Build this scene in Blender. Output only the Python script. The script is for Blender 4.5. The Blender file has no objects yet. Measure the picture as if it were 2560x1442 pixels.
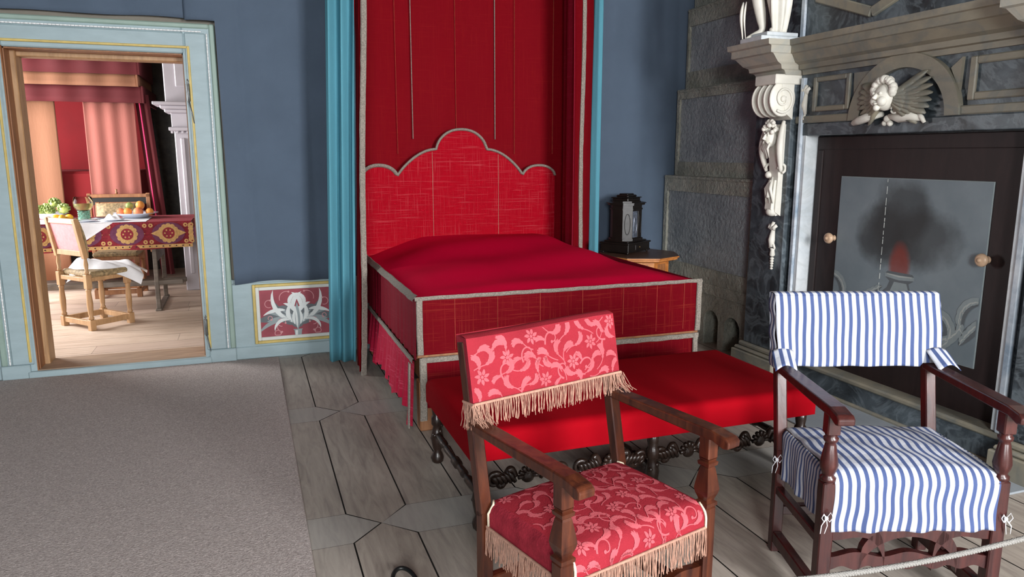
import bpy, math, random
from math import sin, cos, pi, radians, sqrt, atan2
from mathutils import Vector, Matrix
random.seed(7)
S = bpy.context.scene
COL = S.collection
# ------------------------------------------------------------------ camera, exposure, daylight
PITCH, YAW, FPX = 10.314, 19.62, 1848.0
cd = bpy.data.cameras.new('camera'); cd.sensor_width = 36; cd.lens = FPX / 2560 * 36; cd.clip_start = .05
cam = bpy.data.objects.new('camera', cd); COL.objects.link(cam)
cam.location = (0, 0, 1.6); cam.rotation_euler = (radians(90 - PITCH), 0, radians(-YAW))
S.camera = cam
S.view_settings.view_transform = 'Standard'; S.view_settings.look = 'None'
S.view_settings.gamma = 1; S.view_settings.use_curve_mapping = False
S.view_settings.exposure = -0.08
W = bpy.data.worlds.new('sky'); S.world = W; W.use_nodes = True
W.node_tree.nodes['Background'].inputs[0].default_value = (.72, .82, 1, 1)
W.node_tree.nodes['Background'].inputs[1].default_value = 1.0

def window_light(name, loc, rot, sx, sy, power, color):
    l = bpy.data.lights.new(name, 'AREA'); l.shape = 'RECTANGLE'; l.size = sx; l.size_y = sy
    l.energy = power; l.color = color
    o = bpy.data.objects.new(name, l); COL.objects.link(o); o.location = loc; o.rotation_euler = [radians(a) for a in rot]
    return o
# daylight coming in at the windows (each lamp sits in a window opening)
window_light('daylight_right', (2.75, -3.52, 2.15), (72, 0, 0), 1.25, 1.9, 720, (.99, .985, 1))
window_light('daylight_left', (-.9, -3.52, 2.15), (70, 0, -6), 1.25, 1.9, 440, (.96, .985, 1))
window_light('daylight_far_room', (-3.85, 8.6, 1.75), (90, 0, -90), 2.2, 1.9, 400, (1, .985, .98))

# ------------------------------------------------------------------ mesh builder
class MB:
    def __init__(s, lift=None): s.lift = Vector(lift) if lift else None; s.k = 0; s.v = []; s.f = []; s.m = []; s.uv = []; s.sm = []
    def add(s, vs, fs, mi=0, uvs=None, smooth=False):
        o = len(s.v); s.v += [tuple(v) for v in vs]
        s.uv += list(uvs) if uvs else [(0, 0)] * len(vs)
        for f in fs: s.f.append([i + o for i in f]); s.m.append(mi); s.sm.append(smooth)
    def box(s, x0, x1, y0, y1, z0, z1, mi=0, M=None):
        vs = [Vector((x, y, z)) for z in (z0, z1) for y in (y0, y1) for x in (x0, x1)]
        if M: vs = [M @ v for v in vs]
        s.add(vs, [(0, 2, 3, 1), (4, 5, 7, 6), (0, 1, 5, 4), (2, 6, 7, 3), (0, 4, 6, 2), (1, 3, 7, 5)], mi)
        return s
    def bbox(s, x0, x1, y0, y1, z0, z1, b=.01, mi=0, M=None):
        # box with chamfered edges
        b = min(b, (x1 - x0) * .45, (y1 - y0) * .45, (z1 - z0) * .45)
        X = (x0, x1); Y = (y0, y1); Z = (z0, z1); vs = []; idx = {}
        for i in (0, 1):
            for j in (0, 1):
                for k in (0, 1):
                    sx, sy, sz = (1, -1)[i], (1, -1)[j], (1, -1)[k]
                    for a in range(3):
                        p = [X[i] + sx * b, Y[j] + sy * b, Z[k] + sz * b]; p[a] = (X[i], Y[j], Z[k])[a]
                        idx[i, j, k, a] = len(vs); vs.append(Vector(p))
        fs = []
        for a in range(3):
            o = [q for q in range(3) if q != a]
            for e in (0, 1):
                ring = []
                for (p, q) in ((0, 0), (1, 0), (1, 1), (0, 1)):
                    k = [0, 0, 0]; k[a] = e; k[o[0]] = p; k[o[1]] = q; ring.append(idx[k[0], k[1], k[2], a])
                fs.append(ring)
            for (p, q) in ((0, 0), (1, 0), (1, 1), (0, 1)):
                k = [0, 0, 0]; k[o[0]] = p; k[o[1]] = q
                k0 = list(k); k1 = list(k); k0[a] = 0; k1[a] = 1
                fs.append([idx[(*k0, o[0])], idx[(*k1, o[0])], idx[(*k1, o[1])], idx[(*k0, o[1])]])
        for i in (0, 1):
            for j in (0, 1):
                for k in (0, 1): fs.append([idx[i, j, k, 0], idx[i, j, k, 1], idx[i, j, k, 2]])
        if M: vs = [M @ v for v in vs]
        s.add(vs, fs, mi); return s
    def bar(s, p0, p1, w, h, mi=0, up=(0, 0, 1), b=.004):
        p0, p1 = Vector(p0), Vector(p1); d = (p1 - p0); L = d.length; d.normalize()
        u = Vector(up); x = u.cross(d)
        if x.length < 1e-4: x = Vector((1, 0, 0)).cross(d)
        x.normalize(); u = d.cross(x)
        M = Matrix((( d.x, x.x, u.x, p0.x), (d.y, x.y, u.y, p0.y), (d.z, x.z, u.z, p0.z), (0, 0, 0, 1)))
        s.bbox(0, L, -w / 2, w / 2, -h / 2, h / 2, b, mi, M); return s
    def lathe(s, prof, c=(0, 0, 0), n=20, mi=0, axis=(0, 0, 1), smooth=True, square=False, sc=(1, 1)):
        c = Vector(c); q = Vector((0, 0, 1)).rotation_difference(Vector(axis)); vs = []; fs = []
        if square: n = 4
        for (r, z) in prof:
            for k in range(n):
                a = 2 * pi * (k + (.5 if square else 0)) / n; rr = r * (sqrt(2) if square else 1)
                vs.append(c + q @ Vector((rr * cos(a) * sc[0], rr * sin(a) * sc[1], z)))
        m = len(prof)
        for i in range(m - 1):
            for k in range(n): k2 = (k + 1) % n; fs.append((i * n + k, i * n + k2, (i + 1) * n + k2, (i + 1) * n + k))
        fs.append(list(range(n))[::-1]); fs.append([(m - 1) * n + k for k in range(n)])
        s.add(vs, fs, mi, smooth=smooth and not square); return s
    def tube(s, pts, rad, n=8, mi=0, cap=True, flat=1.0, smooth=True):
        pts = [Vector(p) for p in pts]; m = len(pts)
        if not hasattr(rad, '__len__'): rad = [rad] * m
        vs = []; fs = []; px = None
        for i, p in enumerate(pts):
            d = (pts[min(i + 1, m - 1)] - pts[max(i - 1, 0)])
            d = d.normalized() if d.length > 1e-9 else Vector((0, 0, 1))
            x = px - d * px.dot(d) if px is not None else d.orthogonal()
            if x.length < 1e-5: x = d.orthogonal()
            x.normalize(); px = x; y = d.cross(x)
            for k in range(n):
                a = 2 * pi * k / n; vs.append(p + rad[i] * (x * cos(a) + y * sin(a) * flat))
        for i in range(m - 1):
            for k in range(n): k2 = (k + 1) % n; fs.append((i * n + k, i * n + k2, (i + 1) * n + k2, (i + 1) * n + k))
        if cap: fs.append(list(range(n))[::-1]); fs.append([(m - 1) * n + k for k in range(n)])
        s.add(vs, fs, mi, smooth=smooth); return s
    def grid(s, F, nu, nv, mi=0, smooth=True, uvf=None, thick=None):
        vs = []; uv = []
        for j in range(nv + 1):
            for i in range(nu + 1):
                a, b = i / nu, j / nv; vs.append(Vector(F(a, b))); uv.append(uvf(a, b) if uvf else (a, b))
        n1 = nu + 1
        fs = [(j * n1 + i, j * n1 + i + 1, (j + 1) * n1 + i + 1, (j + 1) * n1 + i) for j in range(nv) for i in range(nu)]
        s.add(vs, fs, mi, uv, smooth)
        if thick:
            t = Vector(thick); s.add([v + t for v in vs], [f[::-1] for f in fs], mi, uv, smooth)
            o = len(s.v); N = len(vs); rim = [i for i in range(n1)] + [j * n1 + nu for j in range(1, nv + 1)] + \
                [nv * n1 + i for i in range(nu - 1, -1, -1)] + [j * n1 for j in range(nv - 1, 0, -1)]
            base = o - 2 * N
            for a in range(len(rim)):
                b = (a + 1) % len(rim)
                s.f.append([base + rim[b], base + rim[a], base + N + rim[a], base + N + rim[b]]); s.m.append(mi); s.sm.append(False)
        return s
    def prism(s, poly, F0, F1, mi=0, caps=True):
        # poly: list of 2-D points, F0/F1 map them to the two ends
        n = len(poly); vs = [Vector(F0(*p)) for p in poly] + [Vector(F1(*p)) for p in poly]
        fs = [(i, (i + 1) % n, n + (i + 1) % n, n + i) for i in range(n)]
        if caps: fs += [list(range(n))[::-1], [n + i for i in range(n)]]
        s.add(vs, fs, mi); return s
    def ball(s, c, r, n=12, mi=0, sc=(1, 1, 1), rot=None):
        c = Vector(c); vs = []; fs = []; m = max(6, n // 2 + 2)
        for i in range(m + 1):
            th = pi * i / m
            for k in range(n):
                ph = 2 * pi * k / n; v = Vector((r * sc[0] * sin(th) * cos(ph), r * sc[1] * sin(th) * sin(ph), r * sc[2] * cos(th)))
                if rot: v = rot @ v
                vs.append(c + v)
        for i in range(m):
            for k in range(n): k2 = (k + 1) % n; fs.append((i * n + k, (i + 1) * n + k, (i + 1) * n + k2, i * n + k2))
        s.add(vs, fs, mi, smooth=True); return s
    def strip(s, pts, wid, F, mi=0):
        # tapered painted / woven stroke lying on a surface F(a, b) -> point
        m = len(pts); vs = []
        for i in range(m):
            ax, ay = pts[min(i + 1, m - 1)]; bx, by = pts[max(i - 1, 0)]; dx, dy = ax - bx, ay - by
            L = math.hypot(dx, dy) or 1; nx, ny = -dy / L, dx / L; w = wid[i] / 2
            vs.append(F(pts[i][0] + nx * w, pts[i][1] + ny * w)); vs.append(F(pts[i][0] - nx * w, pts[i][1] - ny * w))
        if s.lift: s.k += 1; vs = [Vector(v) + s.lift * s.k for v in vs]
        s.add(vs, [(2 * i, 2 * i + 1, 2 * i + 3, 2 * i + 2) for i in range(m - 1)], mi, smooth=True)
    def blob(s, c, r, F, mi=0, n=10, sc=(1, 1)):
        vs = [F(*c)] + [F(c[0] + r * sc[0] * cos(2 * pi * k / n), c[1] + r * sc[1] * sin(2 * pi * k / n)) for k in range(n)]
        if s.lift: s.k += 1; vs = [Vector(v) + s.lift * s.k for v in vs]
        s.add(vs, [(0, k + 1, (k + 1) % n + 1) for k in range(n)], mi)
    def build(s, name, mats, parent=None, M=None, **props):
        me = bpy.data.meshes.new(name); me.from_pydata(s.v, [], s.f)
        if not isinstance(mats, (list, tuple)): mats = [mats]
        for m in mats: me.materials.append(m)
        uvl = me.uv_layers.new(name='UVMap')
        for p in me.polygons:
            p.material_index = s.m[p.index]; p.use_smooth = s.sm[p.index]
            for li in p.loop_indices: uvl.data[li].uv = s.uv[me.loops[li].vertex_index]
        me.validate(); me.update()
        o = bpy.data.objects.new(name, me); COL.objects.link(o)
        if parent: o.parent = parent
        if M is not None: o.matrix_local = M
        for k, v in props.items(): o[k] = v
        return o

def thing(name, label, cat, loc=(0, 0, 0), rz=0, group=None):
    o = bpy.data.objects.new(name, None); COL.objects.link(o); o.empty_display_size = .1
    o.location = loc; o.rotation_euler = (0, 0, rz); o['label'] = label; o['category'] = cat
    if group: o['group'] = group
    return o
def tag(o, label, cat, group=None):
    o['label'] = label; o['category'] = cat
    if group: o['group'] = group
    return o
def struct(o): o['kind'] = 'structure'; return o
def sm(a): a = max(0, min(1, a)); return a * a * (3 - 2 * a)

# ------------------------------------------------------------------ materials
def nt(name):
    m = bpy.data.materials.new(name); m.use_nodes = True; t = m.node_tree; b = t.nodes['Principled BSDF']; return m, t, b
def lnk(t, a, b): t.links.new(a, b)
def coords(t, scale=(1, 1, 1), uv=False):
    c = t.nodes.new('ShaderNodeTexCoord'); mp = t.nodes.new('ShaderNodeMapping')
    lnk(t, c.outputs['UV' if uv else 'Object'], mp.inputs[0]); mp.inputs['Scale'].default_value = scale
    return mp.outputs[0]
def noise(t, vec, sc, det=4, rough=.55, dist=0):
    n = t.nodes.new('ShaderNodeTexNoise'); lnk(t, vec, n.inputs['Vector']); n.inputs['Scale'].default_value = sc
    n.inputs['Detail'].default_value = det; n.inputs['Roughness'].default_value = rough; n.inputs['Distortion'].default_value = dist
    return n.outputs['Fac']
def ramp(t, fac, stops, const=False):
    r = t.nodes.new('ShaderNodeValToRGB'); lnk(t, fac, r.inputs[0]); e = r.color_ramp.elements
    if const: r.color_ramp.interpolation = 'CONSTANT'
    while len(e) < len(stops): e.new(.5)
    for i, (p, c) in enumerate(stops): e[i].position = p; e[i].color = (*c, 1) if len(c) == 3 else c
    return r.outputs[0]
def mix(t, fac, a, b, mode='MIX'):
    n = t.nodes.new('ShaderNodeMix'); n.data_type = 'RGBA'; n.blend_type = mode
    for s_, v in ((0, fac), (6, a), (7, b)):
        if hasattr(v, 'links'): lnk(t, v, n.inputs[s_])
        elif s_ == 0: n.inputs[0].default_value = v
        else: n.inputs[s_].default_value = (*v, 1)
    return n.outputs[2]
def mth(t, op, a, b=0):
    n = t.nodes.new('ShaderNodeMath'); n.operation = op
    for i, v in enumerate((a, b)):
        if hasattr(v, 'links'): lnk(t, v, n.inputs[i])
        else: n.inputs[i].default_value = v
    return n.outputs[0]
def bump(t, b, h, st, dist=.01):
    n = t.nodes.new('ShaderNodeBump'); lnk(t, h, n.inputs['Height']); n.inputs['Strength'].default_value = st
    n.inputs['Distance'].default_value = dist; lnk(t, n.outputs[0], b.inputs['Normal'])
def lin(h):
    # '#rrggbb' -> linear
    return tuple(((c / 12.92) if c <= .04045 else ((c + .055) / 1.055) ** 2.4) for c in (int(h[i:i + 2], 16) / 255 for i in (1, 3, 5)))

def simple(name, col, rough=.6, var=.15, sc=8, bs=0, bsc=60, metal=0, scale=(1, 1, 1), sheen=0, spec=None):
    m, t, b = nt(name); v = coords(t, scale); n = noise(t, v, sc)
    c = ramp(t, n, [(.3, tuple(x * (1 - var) for x in col)), (.7, tuple(min(1, x * (1 + var)) for x in col))])
    lnk(t, c, b.inputs['Base Color']); b.inputs['Roughness'].default_value = rough; b.inputs['Metallic'].default_value = metal
    if sheen: b.inputs['Specular IOR Level'].default_value = .08
    if spec is not None: b.inputs['Specular IOR Level'].default_value = spec
    if bs: bump(t, b, noise(t, v, bsc, 3), bs)
    return m
def wood(name, c1, c2, rough=.4, scale=(20, 20, 2), bs=.1, sc=1.5):
    m, t, b = nt(name); v = coords(t, scale); n = noise(t, v, sc, 6, .6, 1.2)
    lnk(t, ramp(t, n, [(.3, c1), (.55, tuple((a + d) / 2 for a, d in zip(c1, c2))), (.75, c2)]), b.inputs['Base Color'])
    b.inputs['Roughness'].default_value = rough; bump(t, b, n, bs); return m
def marble(name, dark, light, vein, sc=2.5, rough=.45, bs=.15):
    m, t, b = nt(name); v = coords(t); n = noise(t, v, sc, 8, .6, .6); n2 = noise(t, v, sc * 1.1, 5, .6, 1.2)
    c = ramp(t, n, [(.35, dark), (.5, tuple((a + d) * .5 for a, d in zip(dark, light))), (.68, light)])
    k = ramp(t, n2, [(.44, (0, 0, 0)), (.5, (1, 1, 1)), (.56, (0, 0, 0))])
    lnk(t, mix(t, mth(t, 'MULTIPLY', k, .28), c, vein), b.inputs['Base Color'])
    b.inputs['Roughness'].default_value = rough; bump(t, b, noise(t, v, 22 if bs < .5 else 30, 7, .62), bs, .01 if bs < .5 else .045); return m
def velvet(name, base, worn, axis='xz', wear=.5, sheen=.25, sc=60):
    sc = sc * 2.2
    m, t, b = nt(name)
    a1 = {'x': (1, .02, .02), 'y': (.02, 1, .02)}[axis[0]]
    n1 = noise(t, coords(t, a1), sc * 1.4, 3, .6); n2 = noise(t, coords(t, (.03, .03, 1)), sc, 3, .6); n3 = noise(t, coords(t), 2.3, 3)
    k = mth(t, 'MULTIPLY', mth(t, 'MAXIMUM', mth(t, 'SUBTRACT', n1, .56), mth(t, 'SUBTRACT', n2, .56)), 5.0)
    k = mth(t, 'MULTIPLY', k, mth(t, 'MULTIPLY', n3, wear * 2)); k.node.use_clamp = True
    lnk(t, mix(t, k, base, worn), b.inputs['Base Color']); b.inputs['Roughness'].default_value = .75
    b.inputs['Sheen Weight'].default_value = 0; b.inputs['Sheen Tint'].default_value = (1, .4, .4, 1); b.inputs['Specular IOR Level'].default_value = .08
    bump(t, b, mth(t, 'ADD', n1, n2), .15, .004); return m

M = {}
M['blue_cloth'] = simple('blue_cloth', lin('#525f6f'), .9, .06, 3, .15, 500, sheen=.1)
M['plaster'] = simple('plaster', lin('#7d786e'), .9, .08, 4, .1, 30)
M['ceiling'] = simple('ceiling_paint', lin('#63594e'), .9, .08, 3)
M['paint'] = simple('grey_blue_paint', lin('#96a9ae'), .55, .07, 6, .05, 40, scale=(1, 1, 3))
M['paint_green'] = simple('sage_paint', lin('#8ba096'), .55, .08, 6)
M['gold'] = simple('ochre_gilding', lin('#c2ab62'), .5, .15, 14, .05)
M['cream'] = simple('cream_paint', lin('#cfd3cd'), .5, .05, 10)
M['bead'] = simple('white_bead', lin('#f0f2f2'), .35, .03, 20)
M['oldred'] = simple('old_red_ground', lin('#94424d'), .7, .2, 7)
M['jamb'] = wood('jamb_wood', lin('#7a4f33'), lin('#a8744a'), .55, (12, 12, 1.5))
M['pine'] = wood('pine_wood', lin('#94704c'), lin('#bb956c'), .5, (14, 14, 2))
M['sillwood'] = wood('sill_wood', lin('#8b7460'), lin('#b59a80'), .6, (2, 14, 14))
M['walnut'] = wood('walnut_wood', lin('#2a100c'), lin('#60301b'), .28, (16, 16, 2.2), .08)
M['walnut_dark'] = wood('mahogany_wood', lin('#250d0e'), lin('#4e2420'), .3, (16, 16, 2.2), .08)
M['ebony'] = simple('ebony', lin('#17120f'), .38, .3, 10, .05, 30)
M['carved'] = simple('carved_black_wood', lin('#2b1d17'), .3, .4, 12, .2, 40)
M['brownboard'] = wood('brown_board', lin('#1d1313'), lin('#302221'), .6, (9, 9, 1.5), .06)
M['orangewood'] = wood('inlaid_table_wood', lin('#a8622c'), lin('#d08a4a'), .35, (8, 8, 8))
M['tabletop'] = wood('dark_table_top', lin('#4a342a'), lin('#6a4c3c'), .4, (4, 14, 4))
M['dullgold'] = simple('brass', lin('#a8895a'), .35, .1, 10, metal=.8)
M['iron'] = simple('black_iron', lin('#0f1111'), .4, .1, 10)
M['steel'] = simple('old_steel', lin('#6b6f70'), .45, .3, 30, metal=.6)
M['mdark'] = marble('dark_marble', lin('#1f2529'), lin('#59646b'), lin('#98a4ab'), 4.0, .4)
M['mlight'] = marble('ochre_grey_marble', lin('#76746a'), lin('#9c9480'), lin('#55666e'), 2.2, .5)
M['mwhite'] = marble('white_marble', lin('#c3ccd2'), lin('#e4e8ea'), lin('#a9b0ae'), 2.5, .45)
M['mpale'] = marble('pale_veined_marble', lin('#a09d91'), lin('#bcb6a6'), lin('#7f8c92'), 2.2, .5)
M['mblue'] = marble('blue_white_marble', lin('#8a9db0'), lin('#dfe5ea'), lin('#6f8294'), 4, .4)
M['stucco'] = simple('white_stucco', lin('#dedbd0'), .55, .08, 9, .1, 20)
M['flank'] = marble('grey_stucco_slab', lin('#8c9296'), lin('#b4b8ba'), lin('#a8aeb0'), 2.4, .5, .8)
M['flankedge'] = marble('grey_stone_border', lin('#989789'), lin('#c4c2b4'), lin('#76827f'), 3.2, .6, .9)
M['hearth'] = simple('grey_hearth_stone', lin('#8b9298'), .55, .12, 3, .1, 20)
M['velvet_wall'] = velvet('dark_red_velvet', lin('#74000f'), lin('#a8301f'), 'xz', .16, .15, 60)
M['velvet_head'] = velvet('worn_red_velvet', lin('#9c0018'), lin('#c45a60'), 'xz', .42, .2, 60)
M['velvet_front'] = velvet('front_red_velvet', lin('#64000e'), lin('#b04c34'), 'xz', .22, .2, 50)
M['velvet_side'] = velvet('side_crimson_velvet', lin('#7d1024'), lin('#a0394a'), 'yz', .35, .4, 50)
M['velvet_pink'] = velvet('pink_crimson_velvet', lin('#b01e3c'), lin('#d65f78'), 'yz', .8, .5, 50)
M['cover'] = simple('crimson_cover', lin('#c80034'), .85, .05, 3, .05, 300, sheen=.25)
M['stoolred'] = simple('scarlet_cover', lin('#8e000f'), .85, .05, 3, .05, 300, sheen=.2)
M['turq'] = simple('turquoise_cloth', lin('#5690a0'), .85, .1, 5, .12, 80, scale=(1, 1, .2), sheen=.15)
M['braid'] = simple('silver_grey_braid', lin('#8d857b'), .75, .35, 120, .6, 200)
M['pinecloth'] = simple('curtain_salmon', lin('#93554b'), .85, .12, 3, .1, 60, scale=(1, 1, .2))
M['orangecloth'] = simple('curtain_orange', lin('#84583f'), .85, .1, 3, .1, 60, scale=(1, 1, .2))
M['farred'] = simple('far_red_cloth', lin('#520a12'), .85, .1, 3)
M['farbright'] = simple('far_bright_red_cloth', lin('#7c0812'), .85, .1, 3)
M['magenta'] = simple('magenta_edging', lin('#e8306a'), .7, .05, 3)
M['linen'] = simple('white_linen', lin('#e6e6ea'), .9, .04, 20, .1, 200)
M['fringe'] = simple('buff_fringe', lin('#a9816f'), .8, .25, 90)
M['piping'] = simple('cream_braid', lin('#d9cdb4'), .8, .12, 150, .3, 300)
M['damask_ground'] = simple('damask_red', lin('#922833'), .75, .1, 6, .25, 260, sheen=.3)
M['damask_leaf'] = simple('damask_pink', lin('#bc5a62'), .5, .1, 12, .25, 260, sheen=.3)
M['damask_side'] = simple('damask_rose', lin('#8c2834'), .8, .25, 22, .3, 120, sheen=.4)
M['paint_white'] = simple('painted_highlight', lin('#d7dcda'), .7, .06, 20)
M['paint_grey'] = simple('painted_grey_light', lin('#b3b8b4'), .7, .06, 20)
M['paint_mid'] = simple('painted_midtone', lin('#8f9a9c'), .7, .06, 20)
M['paint_shade'] = simple('painted_darktone', lin('#62686c'), .7, .06, 20)
M['paint_pink'] = simple('painted_pink', lin('#c78f92'), .7, .06, 20)
M['rope'] = simple('grey_rope', lin('#84827e'), .7, .2, 300, .5, 300)
M['leather'] = simple('dark_gilt_leather', lin('#2c2822'), .6, .6, 14, .3, 20)
M['greydoor'] = simple('grey_white_paint', lin('#b3adb4'), .6, .06, 5)
M['farblack'] = simple('far_black', lin('#1a1817'), .7, .2, 5)
M['rosecloth'] = simple('rose_back_cloth', lin('#d98c90'), .8, .1, 30, .1)
M['floral'] = simple('floral_upholstery', lin('#8a7656'), .7, .6, 40, .2)
M['porcelain'] = simple('blue_white_china', lin('#d4dae8'), .2, .06, 20)
M['pewter'] = simple('pewter', lin('#8d8f96'), .3, .1, 10, metal=.8)
M['orangefruit'] = simple('orange_skin', lin('#ec9a48'), .5, .12, 20, .1, 80)
M['peach'] = simple('peach_skin', lin('#e98a5e'), .6, .2, 12)
M['greenfruit'] = simple('green_skin', lin('#8fa25a'), .5, .25, 25, .1, 40)
M['yellowgreen'] = simple('artichoke_leaf', lin('#b9c468'), .5, .2, 30, .1, 40)
M['lemon'] = simple('lemon_skin', lin('#f0b52c'), .45, .08, 20, .1, 80)
M['greywood'] = wood('weathered_wood', lin('#5d544c'), lin('#857a70'), .6, (2, 14, 14))
M['knob'] = simple('knob_wood', lin('#cfae90'), .35, .15, 30)

def m_stripe():
    m, t, b = nt('striped_ticking'); v = coords(t, (1, 1, 1), True)
    sx = t.nodes.new('ShaderNodeSeparateXYZ'); lnk(t, v, sx.inputs[0])
    f = mth(t, 'FRACT', mth(t, 'MULTIPLY', sx.outputs[0], 1 / .0305))
    c = ramp(t, f, [(0, lin('#b6b9c1')), (.52, lin('#5b678c')), (.56, lin('#3d4d78')), (.96, lin('#5b678c')), (.985, lin('#b6b9c1'))], True)
    lnk(t, c, b.inputs['Base Color']); b.inputs['Roughness'].default_value = .9
    bump(t, b, noise(t, coords(t), 14, 3), .35, .02); return m
M['stripe'] = m_stripe()
def m_carpet():
    m, t, b = nt('grey_brown_carpet'); v = coords(t); n = noise(t, v, 130, 3, .7); n2 = noise(t, v, 3, 3)
    c = ramp(t, n, [(.3, lin('#857b77')), (.46, lin('#aaa09c')), (.56, lin('#b2a8a4')), (.68, lin('#d6cac6'))])
    lnk(t, mix(t, mth(t, 'MULTIPLY', n2, .25), c, lin('#a49a95')), b.inputs['Base Color']); b.inputs['Roughness'].default_value = .95
    b.inputs['Specular IOR Level'].default_value = .1
    bump(t, b, n, .7, .008); return m
M['carpet'] = m_carpet()
def m_floor(name, cols, gs=(9, 1.2, 1)):
    m, t, b = nt(name); a = t.nodes.new('ShaderNodeAttribute'); a.attribute_name = 'UVMap'
    v = coords(t, gs); n = noise(t, v, 3, 7, .65, .8); n2 = noise(t, coords(t), 1.7, 3)
    c = ramp(t, n, [(.3, cols[0]), (.5, cols[1]), (.7, cols[2])])
    uv = t.nodes.new('ShaderNodeTexCoord'); sx = t.nodes.new('ShaderNodeSeparateXYZ'); lnk(t, uv.outputs['UV'], sx.inputs[0])
    c = mix(t, mth(t, 'MULTIPLY', sx.outputs[0], .5), c, cols[3]); c = mix(t, mth(t, 'MULTIPLY', n2, .3), c, cols[0])
    lnk(t, c, b.inputs['Base Color']); b.inputs['Roughness'].default_value = .5; bump(t, b, n, .12, .004); return m
M['floor'] = m_floor('worn_floorboards', [lin('#827870'), lin('#a0968b'), lin('#b0a69b'), lin('#a7a8a5')])
M['farfloor'] = m_floor('pale_floorboards', [lin('#b39c88'), lin('#cdb8a6'), lin('#d8c6b6'), lin('#b9a296')], (1.2, 9, 1))
M['seam'] = simple('seam_thread', lin('#a8452f'), .8, .3, 30)
M['gap'] = simple('dark_gap', lin('#1d1814'), .9, .1)
def m_glass():
    m, t, b = nt('window_glass'); b.inputs['Transmission Weight'].default_value = 1; b.inputs['Roughness'].default_value = .02
    b.inputs['Base Color'].default_value = (.9, .97, .93, 1); b.inputs['IOR'].default_value = 1.45; return m
M['glass'] = m_glass(); M['goblet_glass'] = m_glass(); M['goblet_glass'].node_tree.nodes['Principled BSDF'].inputs['IOR'].default_value = 1.12
def m_glass2(n, col):
    m, t, b = nt(n); b.inputs['Transmission Weight'].default_value = .8; b.inputs['Roughness'].default_value = .08
    b.inputs['Base Color'].default_value = (*col, 1); b.inputs['IOR'].default_value = 1.15; return m
M['greenglass'] = m_glass2('green_glass', lin('#b5dccd')); M['mirror'] = simple('engraved_silver', lin('#6c7482'), .4, .5, 40, .2, 60, metal=.5)
def m_fireboard():
    # painted ground with smoke and ember
    m, t, b = nt('painted_smoke_ground'); v = coords(t)
    n = noise(t, v, 4, 5); s = t.nodes.new('ShaderNodeSeparateXYZ'); lnk(t, v, s.inputs[0])
    def gauss(cy, cz, ry, rz, k=.35):
        a = mth(t, 'POWER', mth(t, 'DIVIDE', mth(t, 'SUBTRACT', s.outputs[1], cy), ry), 2)
        c = mth(t, 'POWER', mth(t, 'DIVIDE', mth(t, 'SUBTRACT', s.outputs[2], cz), rz), 2)
        d = mth(t, 'ADD', mth(t, 'ADD', a, c), mth(t, 'MULTIPLY', mth(t, 'SUBTRACT', n, .5), k * 4))
        return ramp(t, d, [(.35, (1, 1, 1)), (1, (0, 0, 0))])
    c = ramp(t, n, [(.3, lin('#76838a')), (.7, lin('#869298'))])
    for g in (gauss(3.38, 1.20, .24, .30), gauss(3.50, 1.13, .22, .22), gauss(3.18, 1.10, .26, .20)):
        c = mix(t, mth(t, 'MULTIPLY', g, .7), c, lin('#2a2b2b'))
    c = mix(t, mth(t, 'MULTIPLY', gauss(3.35, .94, .085, .16, .25), .75), c, lin('#8a3324'))
    lnk(t, c, b.inputs['Base Color']); b.inputs['Roughness'].default_value = .6; return m
M['fireground'] = m_fireboard()

# ------------------------------------------------------------------ ornament strokes (2-D), mapped on surfaces with MB.strip
def curve(p0, ang, length, bend, n=12, bend2=0):
    pts = [p0]; a = ang; x, y = p0
    for i in range(n):
        a += (bend + bend2 * i / n) / n; x += cos(a) * length / n; y += sin(a) * length / n; pts.append((x, y))
    return pts
def taper(n, w, p0=.15, p1=0.0): return [w * (p0 + (1 - p0) * sin(pi * min(1, (i / n) ** .8))) if i < n else w * p1 for i in range(n + 1)]
def leaf(mb, F, p, ang, L, w, bend, mi=1): mb.strip(curve(p, ang, L, bend, 8), taper(8, w), F, mi)
def scroll(mb, F, p, ang, L, w, bend, mi=1, leaves=7, ls=.4):
    pts = curve(p, ang, L, bend * .35, 22, bend * 1.3); sgn = 1 if bend > 0 else -1
    mb.strip(pts, [w * (1 - .55 * i / 22) for i in range(23)], F, mi); mb.blob(pts[-1], w * .9, F, mi)
    for k in range(leaves):
        i = 2 + int(k * 18 / leaves); q = pts[i]; d = atan2(pts[i + 1][1] - q[1], pts[i + 1][0] - q[0])
        for s_ in (-1, 1):
            f = 1 - .5 * i / 22
            leaf(mb, F, q, d + s_ * sgn * -.65, L * ls * f * (.8 if s_ == 1 else .45), w * 1.7 * f, sgn * s_ * 1.2, mi)
            leaf(mb, F, q, d + s_ * sgn * -1.15, L * ls * f * .5 * (.8 if s_ == 1 else .45), w * 1.5 * f, sgn * s_ * 1.0, mi)
def flower(mb, F, p, r, mi=1, n=8):
    for k in range(n):
        a = 2 * pi * k / n + .2; leaf(mb, F, (p[0] + .25 * r * cos(a), p[1] + .25 * r * sin(a)), a, r * .8, r * .42, .3, mi)
    mb.blob(p, r * .2, F, mi)
def acan(mb, F, p, ang, L, wd, bend, mi=1, n=6):
    # lobed acanthus leaf along a curling midrib
    pts = curve(p, ang, L, bend * .3, 14, bend * 1.4); mb.strip(pts, taper(14, wd * .34, .3), F, mi)
    for k in range(n):
        i = 1 + int(k * 12 / n); q = pts[i]; d_ = atan2(pts[i + 1][1] - q[1], pts[i + 1][0] - q[0]); f = sin(pi * (k + 1.3) / (n + 1.6))
        for s_ in (-1, 1): leaf(mb, F, q, d_ + s_ * .75, wd * 1.05 * f, wd * .34 * f + .001, -s_ * .9, mi)
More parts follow.
